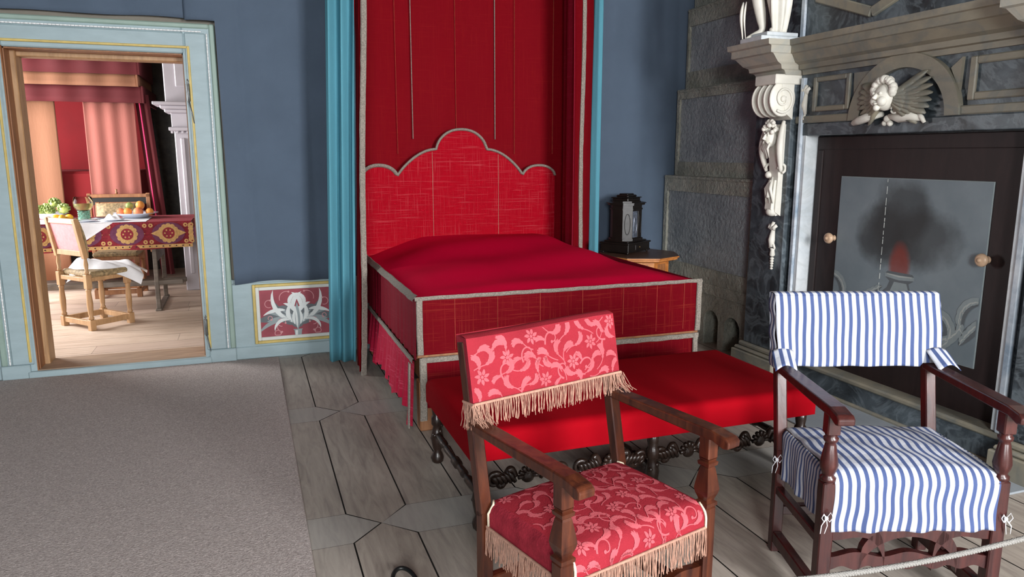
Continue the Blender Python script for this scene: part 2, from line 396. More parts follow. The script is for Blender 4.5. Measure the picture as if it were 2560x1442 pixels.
def damask(mb, F, x0, x1, y0, y1, s=.085, mi=1, seed=1):
    rnd = random.Random(seed); q = rnd.uniform; g = s * .5
    nx = max(1, round((x1 - x0) / g)); ny = max(1, round((y1 - y0) / g)); dx = (x1 - x0) / nx; dy = (y1 - y0) / ny
    def G(a, b): return F(min(x1, max(x0, a)), min(y1, max(y0, b)))
    for j in range(ny):
        for i in range(nx):
            cx = x0 + (i + .5 + .25 * (j % 2) + q(-.12, .12)) * dx; cy = y0 + (j + .5 + q(-.12, .12)) * dy
            h = 1 if (i // 2 + j) % 2 else -1; fl = (1.57 + 1.25 * sin(cx * 21 + j * 1.3) + h * .5)
            t = (i * 2 + j * 3) % 7; p = (cx - .5 * g * cos(fl), cy - .5 * g * sin(fl))
            if t == 3:
                flower(mb, G, (cx, cy), g * .5, mi, 7)
            elif t == 5:
                st_ = curve(p, fl, g * 2.0, -1.5 * h, 24, -7.0 * h); mb.strip(st_, [g * .13 * (1 - .5 * k / 24) for k in range(25)], G, mi); mb.blob(st_[-1], g * .10, G, mi)
                acan(mb, G, st_[3], fl + h * .8, g * .9, g * .36, 2.0 * h, mi, 5)
            else:
                acan(mb, G, p, fl, g * q(1.05, 1.3), g * q(.40, .5), q(1.8, 2.8) * -h, mi, 6)
                mb.strip(curve(p, fl + pi + q(-.4, .4), g * .8, q(-1, 1), 8), [g * .07] * 9, G, mi)

def wbuild(mb, name, mats, root, **kw):
    # part modelled in room coordinates, parented to its thing standing at root.location
    P = Matrix.LocRotScale(root.location, root.rotation_euler, (1, 1, 1))
    return mb.build(name, mats, root, P.inverted(), **kw)
YB = 6.07
# ------------------------------------------------------------------ room shell
XL, XR, YF, ZC = -3.0, 3.95, -3.6, 3.6
DX0, DX1, DZ = -1.512, -.365, 2.325
mb = MB(); mb.box(XL - .2, DX0, YB, YB + .3, 0, ZC); mb.box(DX1, XR + .2, YB, YB + .3, 0, ZC); mb.box(DX0, DX1, YB, YB + .3, DZ, ZC)
struct(mb.build('wall_back', M['plaster']))
mb = MB(); mb.box(XR, XR + .2, YF - .2, YB, 0, ZC); struct(mb.build('wall_right', M['plaster']))
mb = MB(); mb.box(XL - .2, XL, YF - .2, YB, 0, ZC); struct(mb.build('wall_left', M['blue_cloth']))
mb = MB()
wins = [(-1.55, -.25), (2.1, 3.4)]; xs = XL
for a, b in wins: mb.box(xs, a, YF - .2, YF, 0, ZC); mb.box(a, b, YF - .2, YF, 0, 1.0); mb.box(a, b, YF - .2, YF, 3.1, ZC); xs = b
mb.box(xs, XR, YF - .2, YF, 0, ZC); struct(mb.build('wall_front', M['plaster']))
for k, (a, b) in enumerate(wins):
    mb = MB()
    for x in (a, (a + b) / 2, b): mb.box(x - .03, x + .03, YF - .16, YF - .1, 1.0, 3.1)
    for z in (1.0, 1.7, 2.4, 3.07): mb.box(a, b, YF - .15, YF - .11, z, z + .03)
    w = struct(mb.build('window_%d' % (k + 1), M['paint']))
    g = MB(); g.box(a, b, YF - .135, YF - .13, 1.0, 3.1); g.build('pane', M['glass'], w)
mb = MB(); mb.box(XL - .2, XR + .2, YF - .2, YB + .3, ZC, ZC + .2); struct(mb.build('ceiling', M['ceiling']))

# floor: long boards with bands of crosswise boards, pointed where a long board meets the band
mb = MB(); mb.box(XL - .2, XR + .2, YF - .2, YB + .3, -.1, -.006, 1)
G = .0035
def plank(poly, k):
    cx = sum(p[0] for p in poly) / len(poly); cy = sum(p[1] for p in poly) / len(poly); q = []
    for x, y in poly:
        dx, dy = cx - x, cy - y; L = math.hypot(dx, dy); q.append((x + (G if dx > 0 else -G), y + (.001 if dy > 0 else -.001)))
    mb.add([(x, y, 0) for x, y in q], [list(range(len(q)))], 0, [(k, 0)] * len(q))
bands = [2.905 - 1.53 * 3, 2.905 - 1.53 * 2, 2.905 - 1.53, 2.905, 4.435, 4.435 + 1.53]; per = .813; BH = .27
cols = []; x = .335 - per * 5
seq = []
while x < 4.4: seq.append(('p', x, x + .272)); seq.append(('n', x + .272, x + .542)); seq.append(('n', x + .542, x + per)); x += per
rnd = random.Random(3)
def clampx(v): return max(XL - .2, min(XR + .2, v))
for (kind, a, b) in seq:
    a, b = clampx(a), clampx(b)
    if b - a < .01: continue
    for i in range(len(bands) + 1):
        y0 = (bands[i - 1] + BH) if i else YF - .2
        y1 = bands[i] if i < len(bands) else YB + .1
        if y1 <= y0: continue
        c = (a + b) / 2; t0 = i > 0; t1 = i < len(bands); k = rnd.random() * .35
        if kind == 'p':
            poly = [(a, y0)] + ([(c, y0 - BH / 2)] if t0 else []) + [(b, y0), (b, y1)] + ([(c, y1 + BH / 2)] if t1 else []) + [(a, y1)]
        else: poly = [(a, y0), (b, y0), (b, y1), (a, y1)]
        plank(poly, k)
for y in bands:       # crosswise boards between the points
    prev = None
    ps = [(a, b) for (k, a, b) in seq if k == 'p']
    for (a0, b0), (a1, b1) in zip(ps, ps[1:]):
        c0 = (a0 + b0) / 2; c1 = (a1 + b1) / 2
        if c1 > XR + .2 or c0 < XL - .2: continue
        ym = y + BH / 2
        plank([(c0, ym), (b0, y), (a1, y), (c1, ym), (a1, y + BH), (b0, y + BH)], .9 + rnd.random() * .3)
struct(mb.build('floor', [M['floor'], M['gap']]))

# ------------------------------------------------------------------ door casing
FY = YB - .05
d = MB()
CO0, CO1 = -1.72, -.155       # outer edges
d.bbox(DX1 - .01, CO1, FY + .012, YB, .0, 2.52, .008); d.bbox(CO0, DX0 + .01, FY + .012, YB, .0, 2.52, .008); d.bbox(DX0 + .01, DX1 - .01, FY + .012, YB, DZ - .01, 2.52, .008)
d.bbox(DX1 + .005, -.215, FY, YB, .1, 2.46, .01); d.bbox(-1.66, DX0 - .005, FY, YB, .1, 2.46, .01); d.bbox(DX0 - .005, DX1 + .005, FY, YB, DZ + .02, 2.46, .01)
door = struct(d.build('door_1', M['paint']))
g = MB()
g.bbox(CO1 - .035, CO1 + .004, FY - .002, YB, .1, 2.525, .008); g.bbox(CO0 - .004, CO0 + .035, FY - .002, YB, .1, 2.525, .008); g.bbox(CO0 + .035, CO1 - .035, FY - .002, YB, 2.49, 2.525, .008)
g.build('sage_outer_moulding', M['paint_green'], door)
g = MB()
for (x0, x1) in ((-.345, -.328), (-1.55, -1.533)): g.bbox(x0, x1, FY - .006, FY + .01, .12, 2.365, .004)
g.bbox(-1.533, -.345, FY - .006, FY + .01, 2.348, 2.365, .004); g.build('ochre_moulding', M['gold'], door)
g = MB()
def beadrow(g, p0, p1):
    p0, p1 = Vector(p0), Vector(p1); L = (p1 - p0).length; n = int(L / .046); q = (p1 - p0).normalized()
    for i in range(n):
        s0 = p0 + q * (i * .046)
        g.tube([s0, s0 + q * .026], .0055, 6)
        for k in (.032, .041): g.ball(s0 + q * k, .0055, 6)
beadrow(g, (-.207, FY - .002, .11), (-.207, FY - .002, 2.468)); beadrow(g, (-1.668, FY - .002, .11), (-1.668, FY - .002, 2.468)); beadrow(g, (-1.668, FY - .002, 2.468), (-.207, FY - .002, 2.468))
g.build('white_bead_moulding', M['bead'], door)
g = MB(); g.bbox(-.34, CO1 + .006, FY - .012, YB, 0, .105, .006); g.bbox(CO0 - .006, -1.545, FY - .012, YB, 0, .105, .006); g.bbox(-1.56, -.33, FY - .02, YB, 0, .052, .006)
g.build('plinth_block', M['paint'], door)
g = MB(); g.box(DX0 - .002, DX0 + .018, YB, YB + .3, .05, DZ); g.box(DX1 - .018, DX1 + .002, YB, YB + .3, .05, DZ); g.box(DX0, DX1, YB, YB + .3, DZ - .018, DZ + .002)
g.bbox(DX0 - .005, DX0 + .012, YB - .035, YB, .05, DZ, .004)
g.build('jamb_lining', M['jamb'], door)
g = MB(); g.bbox(DX0, DX0 + .05, YB + .13, YB + .3, .05, DZ, .006); g.bbox(DX0, DX1, YB + .17, YB + .3, DZ - .05, DZ, .006); g.build('inner_post', M['pine'], door)
g = MB(); g.bbox(DX0, DX1, YB - .04, YB + .3, .0, .056, .008); g.build('threshold', M['sillwood'], door)
for z in (2.05, .3):
    g = MB(); g.lathe([(.004, 0), (.010, .01), (.010, .12), (.004, .14), (.008, .15), (0.001, .165)], (-.355, FY - .012, z - .08), 8)
    g.bbox(-.372, -.345, FY - .004, FY + .004, z - .07, z + .05, .002); g.tube([(-.355, FY - .012, z - .08), (-.34, FY - .01, z - .16), (-.33, FY - .008, z - .23)], [.006, .005, .003], 6)
    g.build('hinge', M['steel'], door)

# wainscot between casing and bed, painted panel set in an ochre frame
t = MB(); t.bbox(CO1, .95, YB - .022, YB, .0, .635, .006); t.bbox(CO1, .95, YB - .035, YB, 0, .1, .006); t.bbox(CO1, .95, YB - .03, YB, .605, .64, .005)
tr = struct(t.build('trim_1', M['paint']))
def frame(mb, x0, x1, z0, z1, w, y0, y1, mi=0):
    mb.bbox(x0, x0 + w, y0, y1, z0, z1, .004, mi); mb.bbox(x1 - w, x1, y0, y1, z0, z1, .004, mi)
    mb.bbox(x0 + w, x1 - w, y0, y1, z0, z0 + w, .004, mi); mb.bbox(x0 + w, x1 - w, y0, y1, z1 - w, z1, .004, mi)
t = MB(); frame(t, -.006, .66, .118, .594, .022, YB - .045, YB - .02); t.build('ochre_frame', M['gold'], tr)
t = MB(); frame(t, .016, .638, .14, .572, .028, YB - .036, YB - .02); t.build('cream_frame', M['cream'], tr)
t = MB((0, -1.2e-5, 0)); t.box(.04, .61, YB - .028, YB - .02, .164, .548)
def PF(a, b): return (.325 + a, YB - .0292 - .0004 * 0, .356 + b)
def PF2(a, b): return (.325 + a, YB - .0298, .356 + b)
def PF3(a, b): return (.325 + a, YB - .0304, .356 + b)
def acanthus(t, s):
    for sg in (-1, 1):
        # shaded body, then highlights
        for (p, an, L, w, bd) in (((0, -.13), 2.05, .17, .055, -.9), ((0, -.08), 1.9, .20, .06, .9), ((.02, -.10), 2.75, .26, .05, -.9), ((.04, -.05), 2.9, .27, .055, .5)):
            A = an if sg == 1 else pi - an
            leaf(t, lambda a, b: PF(a * s, b * s), (p[0] * -sg, p[1]), A, L, w * 1.5, bd * sg, 3)
        for k in range(7):
            A = 1.75 + k * .22; L = .17 + .02 * (k % 3) + (.09 if k > 4 else 0)
            q = (-sg * (.012 + .01 * k), -.11 + .01 * k); bd = (-1.5 if k % 2 else .9) * sg
            a_ = A if sg == 1 else pi - A
            leaf(t, lambda a, b: PF2(a * s, b * s), q, a_, L, .034, bd, 1 if k % 2 else 2)
        for (q, A, L, w, bd) in (((-.05, .05), 2.2, .15, .03, -2.2), ((-.03, .02), 1.85, .17, .034, -1.3), ((-.09, .02), 2.9, .18, .03, .8), ((-.06, -.06), 2.7, .17, .026, 1.9), ((-.02, .0), 1.75, .12, .03, 1.2)):
            a_ = A if sg == 1 else pi - A
            leaf(t, lambda a, b: PF3(a * s, b * s), (q[0] * sg, q[1]), a_, L, w, bd * sg, 1)
    leaf(t, lambda a, b: PF3(a * s, b * s), (0, -.14), pi / 2, .22, .04, 0, 2); leaf(t, lambda a, b: PF3(a * s, b * s), (-.004, -.13), pi / 2, .18, .018, .1, 1)
    t.strip([(0, -.14), (0, -.15), (0, -.19)], [.075, .06, .05], PF3, 2); t.strip([(-.012, -.15), (-.012, -.19)], [.02, .018], PF3, 1)
acanthus(t, 1)
for sg in (-1, 1):
    for (q, A, L, bd) in (((.13, .10), 1.2, .12, 2.2), ((.20, .05), -.6, .12, 4), ((.11, -.07), .2, .13, -3), ((.12, -.11), -.3, .15, 5), ((.15, -.14), .4, .12, -5), ((.22, -.05), .6, .08, 5)):
        a_ = A if sg == 1 else pi - A
        pts = curve((q[0] * sg, q[1]), a_, L, bd * sg, 14)
        pts = [(max(-.27, min(.27, a)), max(-.18, min(.18, b))) for a, b in pts]
        t.strip(pts, [.0055] * 15, PF2, 4); t.blob(pts[-1], .008, PF2, 4, 8)
t.build('painted_panel', [M['oldred'], M['paint_white'], M['paint_mid'], M['paint_shade'], M['paint_pink']], tr)

# wainscot left of the door and beyond the bed
t = MB(); t.bbox(XL, CO0, YB - .022, YB, 0, .635, .006); t.bbox(XL, CO0, YB - .035, YB, 0, .1, .006); struct(t.build('trim_2', M['paint']))
t = MB(); t.bbox(.95, 3.6, YB - .022, YB, 0, .635, .006); struct(t.build('trim_3', M['paint']))

# ------------------------------------------------------------------ blue cloth hangings
def hanging(x0, x1, z0, z1, y, amp, seed, name='wall_hanging', notch=None):
    r = random.Random(seed); ph = [r.random() * 6 for _ in range(6)]; fr = [r.uniform(3, 7), r.uniform(8, 14), r.uniform(16, 22)]
    m = MB(); nu = max(24, int((x1 - x0) * 60))
    def Y(x, z):
        k = .55 + .45 * sin(z * .8 + ph[3])
        return y - amp * (abs(sin(fr[0] * x + ph[0] + .12 * z)) * .9 + .35 * k * sin(fr[1] * x + ph[1] + .25 * z) + .15 * sin(fr[2] * x + ph[2]))
    def F(a, b):
        x = x0 + (x1 - x0) * a; zb = z0 + (.004 if z0 > 2 else .010) * sin(9 * x + ph[4]) + .01 * a
        if notch and x < notch[0]: zb = notch[1]
        z = zb + (z1 - zb) * b; return (x, Y(x, z), z)
    m.grid(F, nu, 24, thick=(0, .004, 0)); return m.build(name, M['blue_cloth'])
H1 = hanging(XL + .02, -.345, 2.545, 3.5, FY + .02, .012, 4); H1.location.y -= .03
tag(H1, 'blue-grey cloth hanging stretched above the door casing', 'wall hanging', 'blue-grey cloth hangings')
H2 = hanging(-.345, .86, .615, 3.5, YB - .05, .052, 9, notch=(-.14, 2.54))
tag(H2, 'blue-grey cloth hanging between the door and the turquoise bed curtain', 'wall hanging', 'blue-grey cloth hangings')
H3 = hanging(2.95, 3.92, .3, 3.5, YB - .03, .055, 5)
tag(H3, 'blue-grey cloth hanging behind the black cabinet, right of the bed', 'wall hanging', 'blue-grey cloth hangings')
H3.location.z = 0
# carpet
mb = MB(); mb.bbox(XL + .02, .162, YF + .02, FY - .03, .0005, .012, .004)
tag(mb.build('carpet', M['carpet']), 'grey-brown fitted carpet covering the left half of the floor', 'carpet')

# ------------------------------------------------------------------ the bed
BX0, BX1, BY0, BZ = .87, 2.735, 4.05, .80
bed = thing('canopy_bed', 'large bed covered in crimson velvet edged with silver-grey braid', 'bed', (1.8, 5.0, 0))
# frame and feet
m = MB()
for x in (BX0 + .05, BX1 - .05): m.bbox(x - .045, x + .045, BY0 + .0, BY0 + .09, 0, .3, .006)
for x in (BX0 + .05, BX1 - .05): m.bbox(x - .045, x + .045, 5.85, 5.94, 0, .3, .006)
m.bbox(BX0 + .03, BX1 - .03, BY0 + .03, 6.0, .28, .74, .01)
wbuild(m, 'bed_frame', M['jamb'], bed)
m = MB()
def cov(a, b):
    x0 = BX0 + .015; x1 = BX1 - .005 - .18 * b; x = x0 + (x1 - x0) * a; y = BY0 + .01 + (6.0 - BY0) * b
    e = min(1, min(a, 1 - a) * 9); f = min(1, b * 9)
    z = BZ - .012 + .02 * sm(e) * sm(f) + .125 * sm(b) * (sm(min(1, min(a * 3.2, (1 - a) * 7)))) + .006 * sin(x * 5 + y * 3) * sm(e) + .008 * sin(y * 9 - x * 2.5) * sm(e) * sm(f)
    return (x, y, z)
m.grid(cov, 50, 50); wbuild(m, 'bed_cover', M['cover'], bed)
# headboard with scalloped top
def hbtop(u):      # scalloped top edge, u in 0..1 across
    def dome(a, b, za, zb, h):
        k = (u - a) / (b - a); return za + (zb - za) * k + h * max(0, 1 - abs(2 * k - 1) ** 2.2) ** .6
    if u < .168: return dome(0, .168, 1.43, 1.42, .085)
    if u < .366: return 1.42 + .218 * sin(pi / 2 * (u - .168) / .198) ** .8
    if u < .624: return dome(.366, .624, 1.638, 1.638, .16)
    if u < .82: return 1.42 + .218 * sin(pi / 2 * (.82 - u) / .196) ** .8
    return dome(.82, 1.0, 1.42, 1.42, .085)
HX0, HX1, HY = .87, 2.52, 6.0
m = MB(); N = 140
def hb(y): return lambda a, b: (HX0 + (HX1 - HX0) * a, y, .6 + (hbtop(a) - .6) * b)
m.grid(hb(HY - .03), N, 10, smooth=False); m.grid(hb(HY), N, 2, smooth=False)
head = wbuild(m, 'headboard', M['velvet_head'], bed)
m = MB(); pts = [(HX0 + (HX1 - HX0) * i / N, HY - .034, hbtop(i / N)) for i in range(N + 1)]
m.tube(pts, .019, 8, flat=.6); m.build('headboard_braid', M['braid'], head)
for u in (.345, .688): m = MB(); m.bbox(HX0 + (HX1 - HX0) * u - .0015, HX0 + (HX1 - HX0) * u + .0015, HY - .0335, HY - .03, .9, hbtop(u) - .02, .0005); m.build('seam', M['fringe'], head)
# back cloth behind the headboard
m = MB()
def bc(a, b):
    x = .72 + 2.2 * a; z = .7 + 2.9 * b
    return (x, YB - .012 + .0 - .012 * abs(sin(x * 4.2 + .8)) - .006 * sin(x * 13 + 1), z)
m.grid(bc, 110, 12)
back = wbuild(m, 'head_cloth', M['velvet_wall'], bed)
for x, w, z0 in ((1.295, .006, 1.72), (1.995, .006, 1.72)): m = MB(); m.bbox(x, x + w, YB - .042, YB - .030, z0, 3.55, .001, 0); m.build('grey_galloon', M['braid'], back, Matrix.Identity(4))
for x in (1.17, 1.66, 2.17, 2.52): m = MB(); m.bbox(x, x + .002, YB - .042, YB - .030, 1.6, 3.55, .0005, 0); m.build('seam', M['seam'], back, Matrix.Identity(4))
# upper valances
m = MB()
def wav(x, a=.004, f=40, p=0): return a * sin(f * x + p) + a * .5 * sin(f * 2.3 * x + p)
m.grid(lambda a, b: (BX0 + (BX1 - BX0) * a, BY0 - .006 + wav(a * 2, .0015, 14), .46 + .335 * b), 60, 6)
fv = wbuild(m, 'front_valance', M['velvet_front'], bed)
for x in (1.09, 1.35, 1.62, 1.9, 2.18, 2.42, 2.62): m = MB(); m.bbox(x, x + .0022, BY0 - .0095, BY0 - .006, .48, .78, .0005); m.build('seam', M['seam'], fv)
m = MB(); m.grid(lambda a, b: (BX0 - .004 - (1 - b) * .006 - wav(a * 2, .006, 45) * (1 - b * .7), BY0 + (6.0 - BY0) * a, .432 + .36 * b), 160, 8)
wbuild(m, 'side_valance', M['velvet_side'], bed)
m = MB(); m.grid(lambda a, b: (BX1 + .004, BY0 + (6.0 - BY0) * a, .1 + .69 * b), 40, 6); wbuild(m, 'side_valance', M['velvet_side'], bed)
# lower valances, the side one scalloped
m = MB()
def lv(a, b):
    y = BY0 - .0 + (5.93 - BY0) * a
    k = (y - BY0) / 1.95; zb = .025 + .09 * abs(sin(k * pi * 3.0 + .25)) ** .7 * (1 if k > .06 else .2) + .06 * k + (.05 if (k > .3 and k < .36) else 0)
    z = zb + (.425 - zb) * b; x = BX0 - .022 - .03 * (1 - b) - (.010 * sin(y * 46 + 1) + .006 * sin(y * 97)) * (1.1 - b)
    return (x, y, z)
m.grid(lv, 260, 12); lvo = wbuild(m, 'lower_side_valance', M['velvet_pink'], bed)
m = MB(); m.grid(lambda a, b: (BX0 + .02 + (BX1 - BX0 - .02) * a, BY0 - .008 + wav(a * 2, .004, 30), .14 + .29 * b), 80, 6)
wbuild(m, 'lower_front_valance', M['velvet_front'], bed)
# braids
def braid(p0, p1, w, n=(0, -1, 0), name='braid', wob=.002, seed=0, par=bed, th=.008):
    r = random.Random(seed); p0, p1 = Vector(p0), Vector(p1); d_ = p1 - p0; L = d_.length; d_.normalize(); nn = Vector(n).normalized(); sd = d_.cross(nn)
    m = MB(); k = max(4, int(L / .05)); o = [r.uniform(-wob, wob) for _ in range(k + 1)]
    def P(i): return p0 + (p1 - p0) * (i / k)
    pa = [];
    for i in range(k + 1):
        q = P(i)
        for (s_, h) in ((-.5, 0), (-.4, th), (.4, th), (.5, 0)): pa.append(q + sd * (w * s_ + o[i]) + nn * h)
    m.add(pa, [(4 * i + j, 4 * i + j + 1, 4 * i + j + 5, 4 * i + j + 4) for i in range(k) for j in range(3)])
    return wbuild(m, name, M['braid'], par)
braid((BX0 - .015, BY0 - .008, BZ - .008), (BX1 + .015, BY0 - .008, BZ - .008), .024, (0, -.8, .6))
braid((BX0 - .008, BY0 - .0, BZ - .010), (BX0 - .008, 5.98, BZ - .010), .045, (-.7, 0, .7), seed=2)
braid((BX0 + .012, BY0 - .010, .785), (BX0 + .012, BY0 - .010, .465), .038, seed=3)
braid((BX1 - .005, BY0 - .010, .785), (BX1 - .005, BY0 - .010, .465), .038, seed=4)
braid((BX0 + .02, BY0 - .012, .432), (BX1, BY0 - .012, .432), .034, seed=5)
braid((BX0 + .028, BY0 - .015, .448), (BX0 + .024, BY0 - .015, .07), .044, seed=6)
braid((BX1 - .02, BY0 - .015, .448), (BX1 - .02, BY0 - .015, .10), .036, seed=6)
braid((BX0 - .026, BY0, .428), (BX0 - .026, 5.95, .428), .030, (-1, 0, .1), seed=7)
braid((BX0 - .045, BY0 + .012, .42), (BX0 - .058, BY0 + .012, .03), .036, (-1, 0, 0), seed=8)
m = MB(); m.bbox(BX0 - .004, BX1 + .004, BY0 - .004, BY0 + .03, .445, .462, .003); m.bbox(BX0 - .006, BX0 + .02, BY0 + .04, 5.9, .43, .44, .003); wbuild(m, 'wooden_rail', M['jamb'], bed)

# ------------------------------------------------------------------ bed curtains
def curtain(name, mat, x0, y0, x1, y1, z0, z1, amp, nf, seed, hem=.006, flare=0.0, zs=30, out=None):
    # path from (x0,y0) to (x1,y1), folds across it
    r = random.Random(seed); L = math.hypot(x1 - x0, y1 - y0); nx, ny = -(y1 - y0) / L, (x1 - x0) / L; ph = r.random() * 6; a2 = r.random() * 6
    m = MB(); nu = max(30, int(nf * 14))
    def F(a, b):
        z = z0 + (z1 - z0) * b; fl = 1 + flare * (1 - b)
        d_ = amp * fl * (sin(2 * pi * nf * a + ph + .5 * sin(z * 1.1)) + .35 * sin(2 * pi * nf * 1.9 * a + a2 + z * .3))
        s_ = a * L + .2 * amp * sin(2 * pi * nf * a * 1.0 + 1)
        return (x0 + (x1 - x0) * s_ / L + nx * d_ + (.032 * (z - 1.0) if x0 < 1.5 else 0), y0 + (y1 - y0) * s_ / L + ny * d_, z - hem * sin(2 * pi * nf * a + ph) * (1 - b))
    m.grid(F, nu, zs, thick=(nx * .004, ny * .004, 0)); return m.build(name, mat)
c = curtain('bed_curtain', M['turq'], .525, 5.50, .735, 5.42, .075, 3.55, .030, 2.6, 3, flare=.35)
tag(c, 'turquoise cloth curtain hanging at the left side of the red bed', 'curtain', 'turquoise bed curtains')
c = curtain('bed_curtain', M['turq'], 2.615, 5.42, 2.715, 5.52, .5, 3.55, .028, 1.8, 6)
tag(c, 'turquoise cloth curtain hanging at the right side of the red bed', 'curtain', 'turquoise bed curtains')
def redcurtain(x0, y0, x1, y1, z0, seed, lab, braidx, nrm, amp=.02, nf=3.2):
    c = curtain('bed_curtain', M['velvet_side'] if x0 > 2 else M['velvet_wall'], x0, y0, x1, y1, z0, 3.55, amp, nf, seed)
    tag(c, lab, 'curtain', 'red velvet bed curtains')
    r = random.Random(seed); m = MB(); k = 60; nn = Vector(nrm); pa = []; w = .042 if x0 < 2 else .034; sd = Vector((0, 0, 1)).cross(nn)
    for i in range(k + 1):
        z = z0 - .02 + (3.55 - z0) * i / k; q = Vector((braidx[0] + .006 * sin(z * 3.1) + (.032 * (z - 1.0) if x0 < 1.5 else 0), braidx[1], z))
        for (s_, h) in ((-.5, 0), (-.4, .012), (.4, .012), (.5, 0)): pa.append(q + sd * (w * s_ + r.uniform(-.0015, .0015)) + nn * h)
    m.add(pa, [(4 * i + j, 4 * i + j + 1, 4 * i + j + 5, 4 * i + j + 4) for i in range(k) for j in range(3)]); m.build('braid_edge', M['braid'], c)
    return c
redcurtain(.745, 5.33, .82, 5.95, .02, 11, 'red velvet curtain with grey braid edge drawn back at left of the bed', (.765, 5.30), (.15, -1, 0), .012, 2.5)
redcurtain(2.455, 5.46, 2.62, 6.0, .5, 12, 'dark red velvet curtain with pale braid edge drawn back at right of the bed', (2.50, 5.38), (-.3, -.95, 0), .022, 2.4)

# ------------------------------------------------------------------ long upholstered bench at the foot of the bed
bench = thing('long_stool', 'long low scarlet stool with black carved legs at the foot of the bed', 'stool', (1.69, 3.2, 0))
SX0, SX1, SY0, SY1, SZ = .82, 2.60, 2.80, 3.64, .455
m = MB()
def rb(a, b):
    u = a * 2 - 1; v = b * 2 - 1
    return u, v
def stooltop(a, b):
    # draped cloth: unfold distance beyond the edge becomes drop
    W_, D_ = (SX1 - SX0) / 2, (SY1 - SY0) / 2; dr = .135
    s_ = (a * 2 - 1) * (W_ + dr); t_ = (b * 2 - 1) * (D_ + dr)
    def fold(q, h):
        e = abs(q) - (h - .035); sg = 1 if q > 0 else -1
        if e <= 0: return q, 0
        r_ = .035; L_ = r_ * pi / 2
        if e < L_: th = e / r_; return sg * (h - .035 + r_ * sin(th)), r_ * (1 - cos(th))
        return sg * h, r_ + e - L_
    x, d1 = fold(s_, W_); y, d2 = fold(t_, D_)
    dome = .012 * (1 - (x / W_) ** 2) * (1 - (y / D_) ** 2)
    return ((SX0 + SX1) / 2 + x, (SY0 + SY1) / 2 + y, SZ + dome - min(.13, max(d1, d2)) )
m.grid(stooltop, 90, 60); wbuild(m, 'cover', M['stoolred'], bench)
m = MB(); m.bbox(SX0 + .015, SX1 - .015, SY0 + .015, SY1 - .015, .32, .44, .01); wbuild(m, 'seat_frame', M['carved'], bench)
legx = [SX0 + .045, (SX0 + SX1) / 2, SX1 - .045]
for y in (SY0 + .045, SY1 - .045):
    for x in legx:
        m = MB()
        m.lathe([(.022, .0), (.03, .008), (.034, .03), (.026, .05), (.018, .065), (.024, .08), (.03, .11), (.034, .14), (.026, .18), (.02, .20), (.03, .215), (.03, .25), (.022, .26), (.027, .29), (.027, .33)], (x, y, 0), 12)
        for k in range(3):   # carved scroll foot
            a = -pi / 2 if y < 3.2 else pi / 2
            m.ball((x + .014 * (k - 1), y + sin(a) * .024, .02 + .004 * (k % 2)), .017, 8)
        for k in range(6): m.ball((x + .024 * cos(k * 1.3), y + .024 * sin(k * 1.3), .09 + k * .022), .013, 6)
        wbuild(m, 'leg', M['carved'], bench)
def turned(m, p0, p1, r=.02):
    p0, p1 = Vector(p0), Vector(p1); n = 40; pts = []; rad = []
    for i in range(n + 1):
        k = i / n; pts.append(p0 + (p1 - p0) * k); e = abs(k - .5) * 2
        rad.append(r * (1.25 if e < .1 else (.75 + .35 * sin(pi * min(1, (1 - e) * 1.1))) if int(k * 20) % 5 else .65))
    m.tube(pts, rad, 10)
for x in legx:
    m = MB(); turned(m, (x, SY0 + .05, .155), (x, SY1 - .05, .155), .019); wbuild(m, 'stretcher', M['carved'], bench)
def carved_rail(m, x0, x1, y, z, h):
    # acanthus scrollwork rail: twin S-scrolls meeting at a shell
    n = max(1, round((x1 - x0) / .42)); L = (x1 - x0) / n; r = random.Random(5)
    for i in range(n):
        c_ = x0 + (i + .5) * L
        m.ball((c_, y - .012, z), .034, 10, sc=(1, .5, 1))
        for k in range(7):
            a = pi * k / 6; m.tube([(c_ + .02 * cos(a), y - .018, z + .02 * sin(a)), (c_ + .048 * cos(a), y - .02, z + .048 * sin(a))], [.008, .011], 6)
        for sg in (-1, 1):
            pts = []
            for k in range(40):
                t_ = k / 39; th = t_ * 5.2; rr = .045 * (1 - .55 * t_)
                pts.append((c_ + sg * (.055 + .5 * L * .55 * (1 - abs(1 - t_ * 1.0)) * .8), y, z + .035 * sin(t_ * 2 * pi)))
            m.tube(pts, [.018 - .006 * abs(k / 39 - .5) for k in range(40)], 8)
            cx_ = c_ + sg * (.5 * L - .052)
            sp = [(cx_ + .036 * (1 - .8 * k / 30) * cos(sg * (k * .3)), y - .004, z - .004 + .036 * (1 - .8 * k / 30) * sin(k * .3)) for k in range(31)]
            m.tube(sp, [.013 - .005 * k / 30 for k in range(31)], 8); m.ball((cx_, y - .008, z), .016, 8)
            for k in range(5):
                q = c_ + sg * (.06 + k * .02); m.tube([(q, y - .012, z - .02), (q + sg * .018, y - .018, z + .012), (q + sg * .034, y - .012, z + .036 - .006 * k)], [.010, .012, .004], 6)
m = MB(); carved_rail(m, SX0 + .07, SX1 - .07, SY0 + .075, .205, .1); wbuild(m, 'carved_rail', M['carved'], bench)
m = MB(); carved_rail(m, SX0 + .07, SX1 - .07, SY1 - .06, .205, .1); wbuild(m, 'carved_rail', M['carved'], bench)

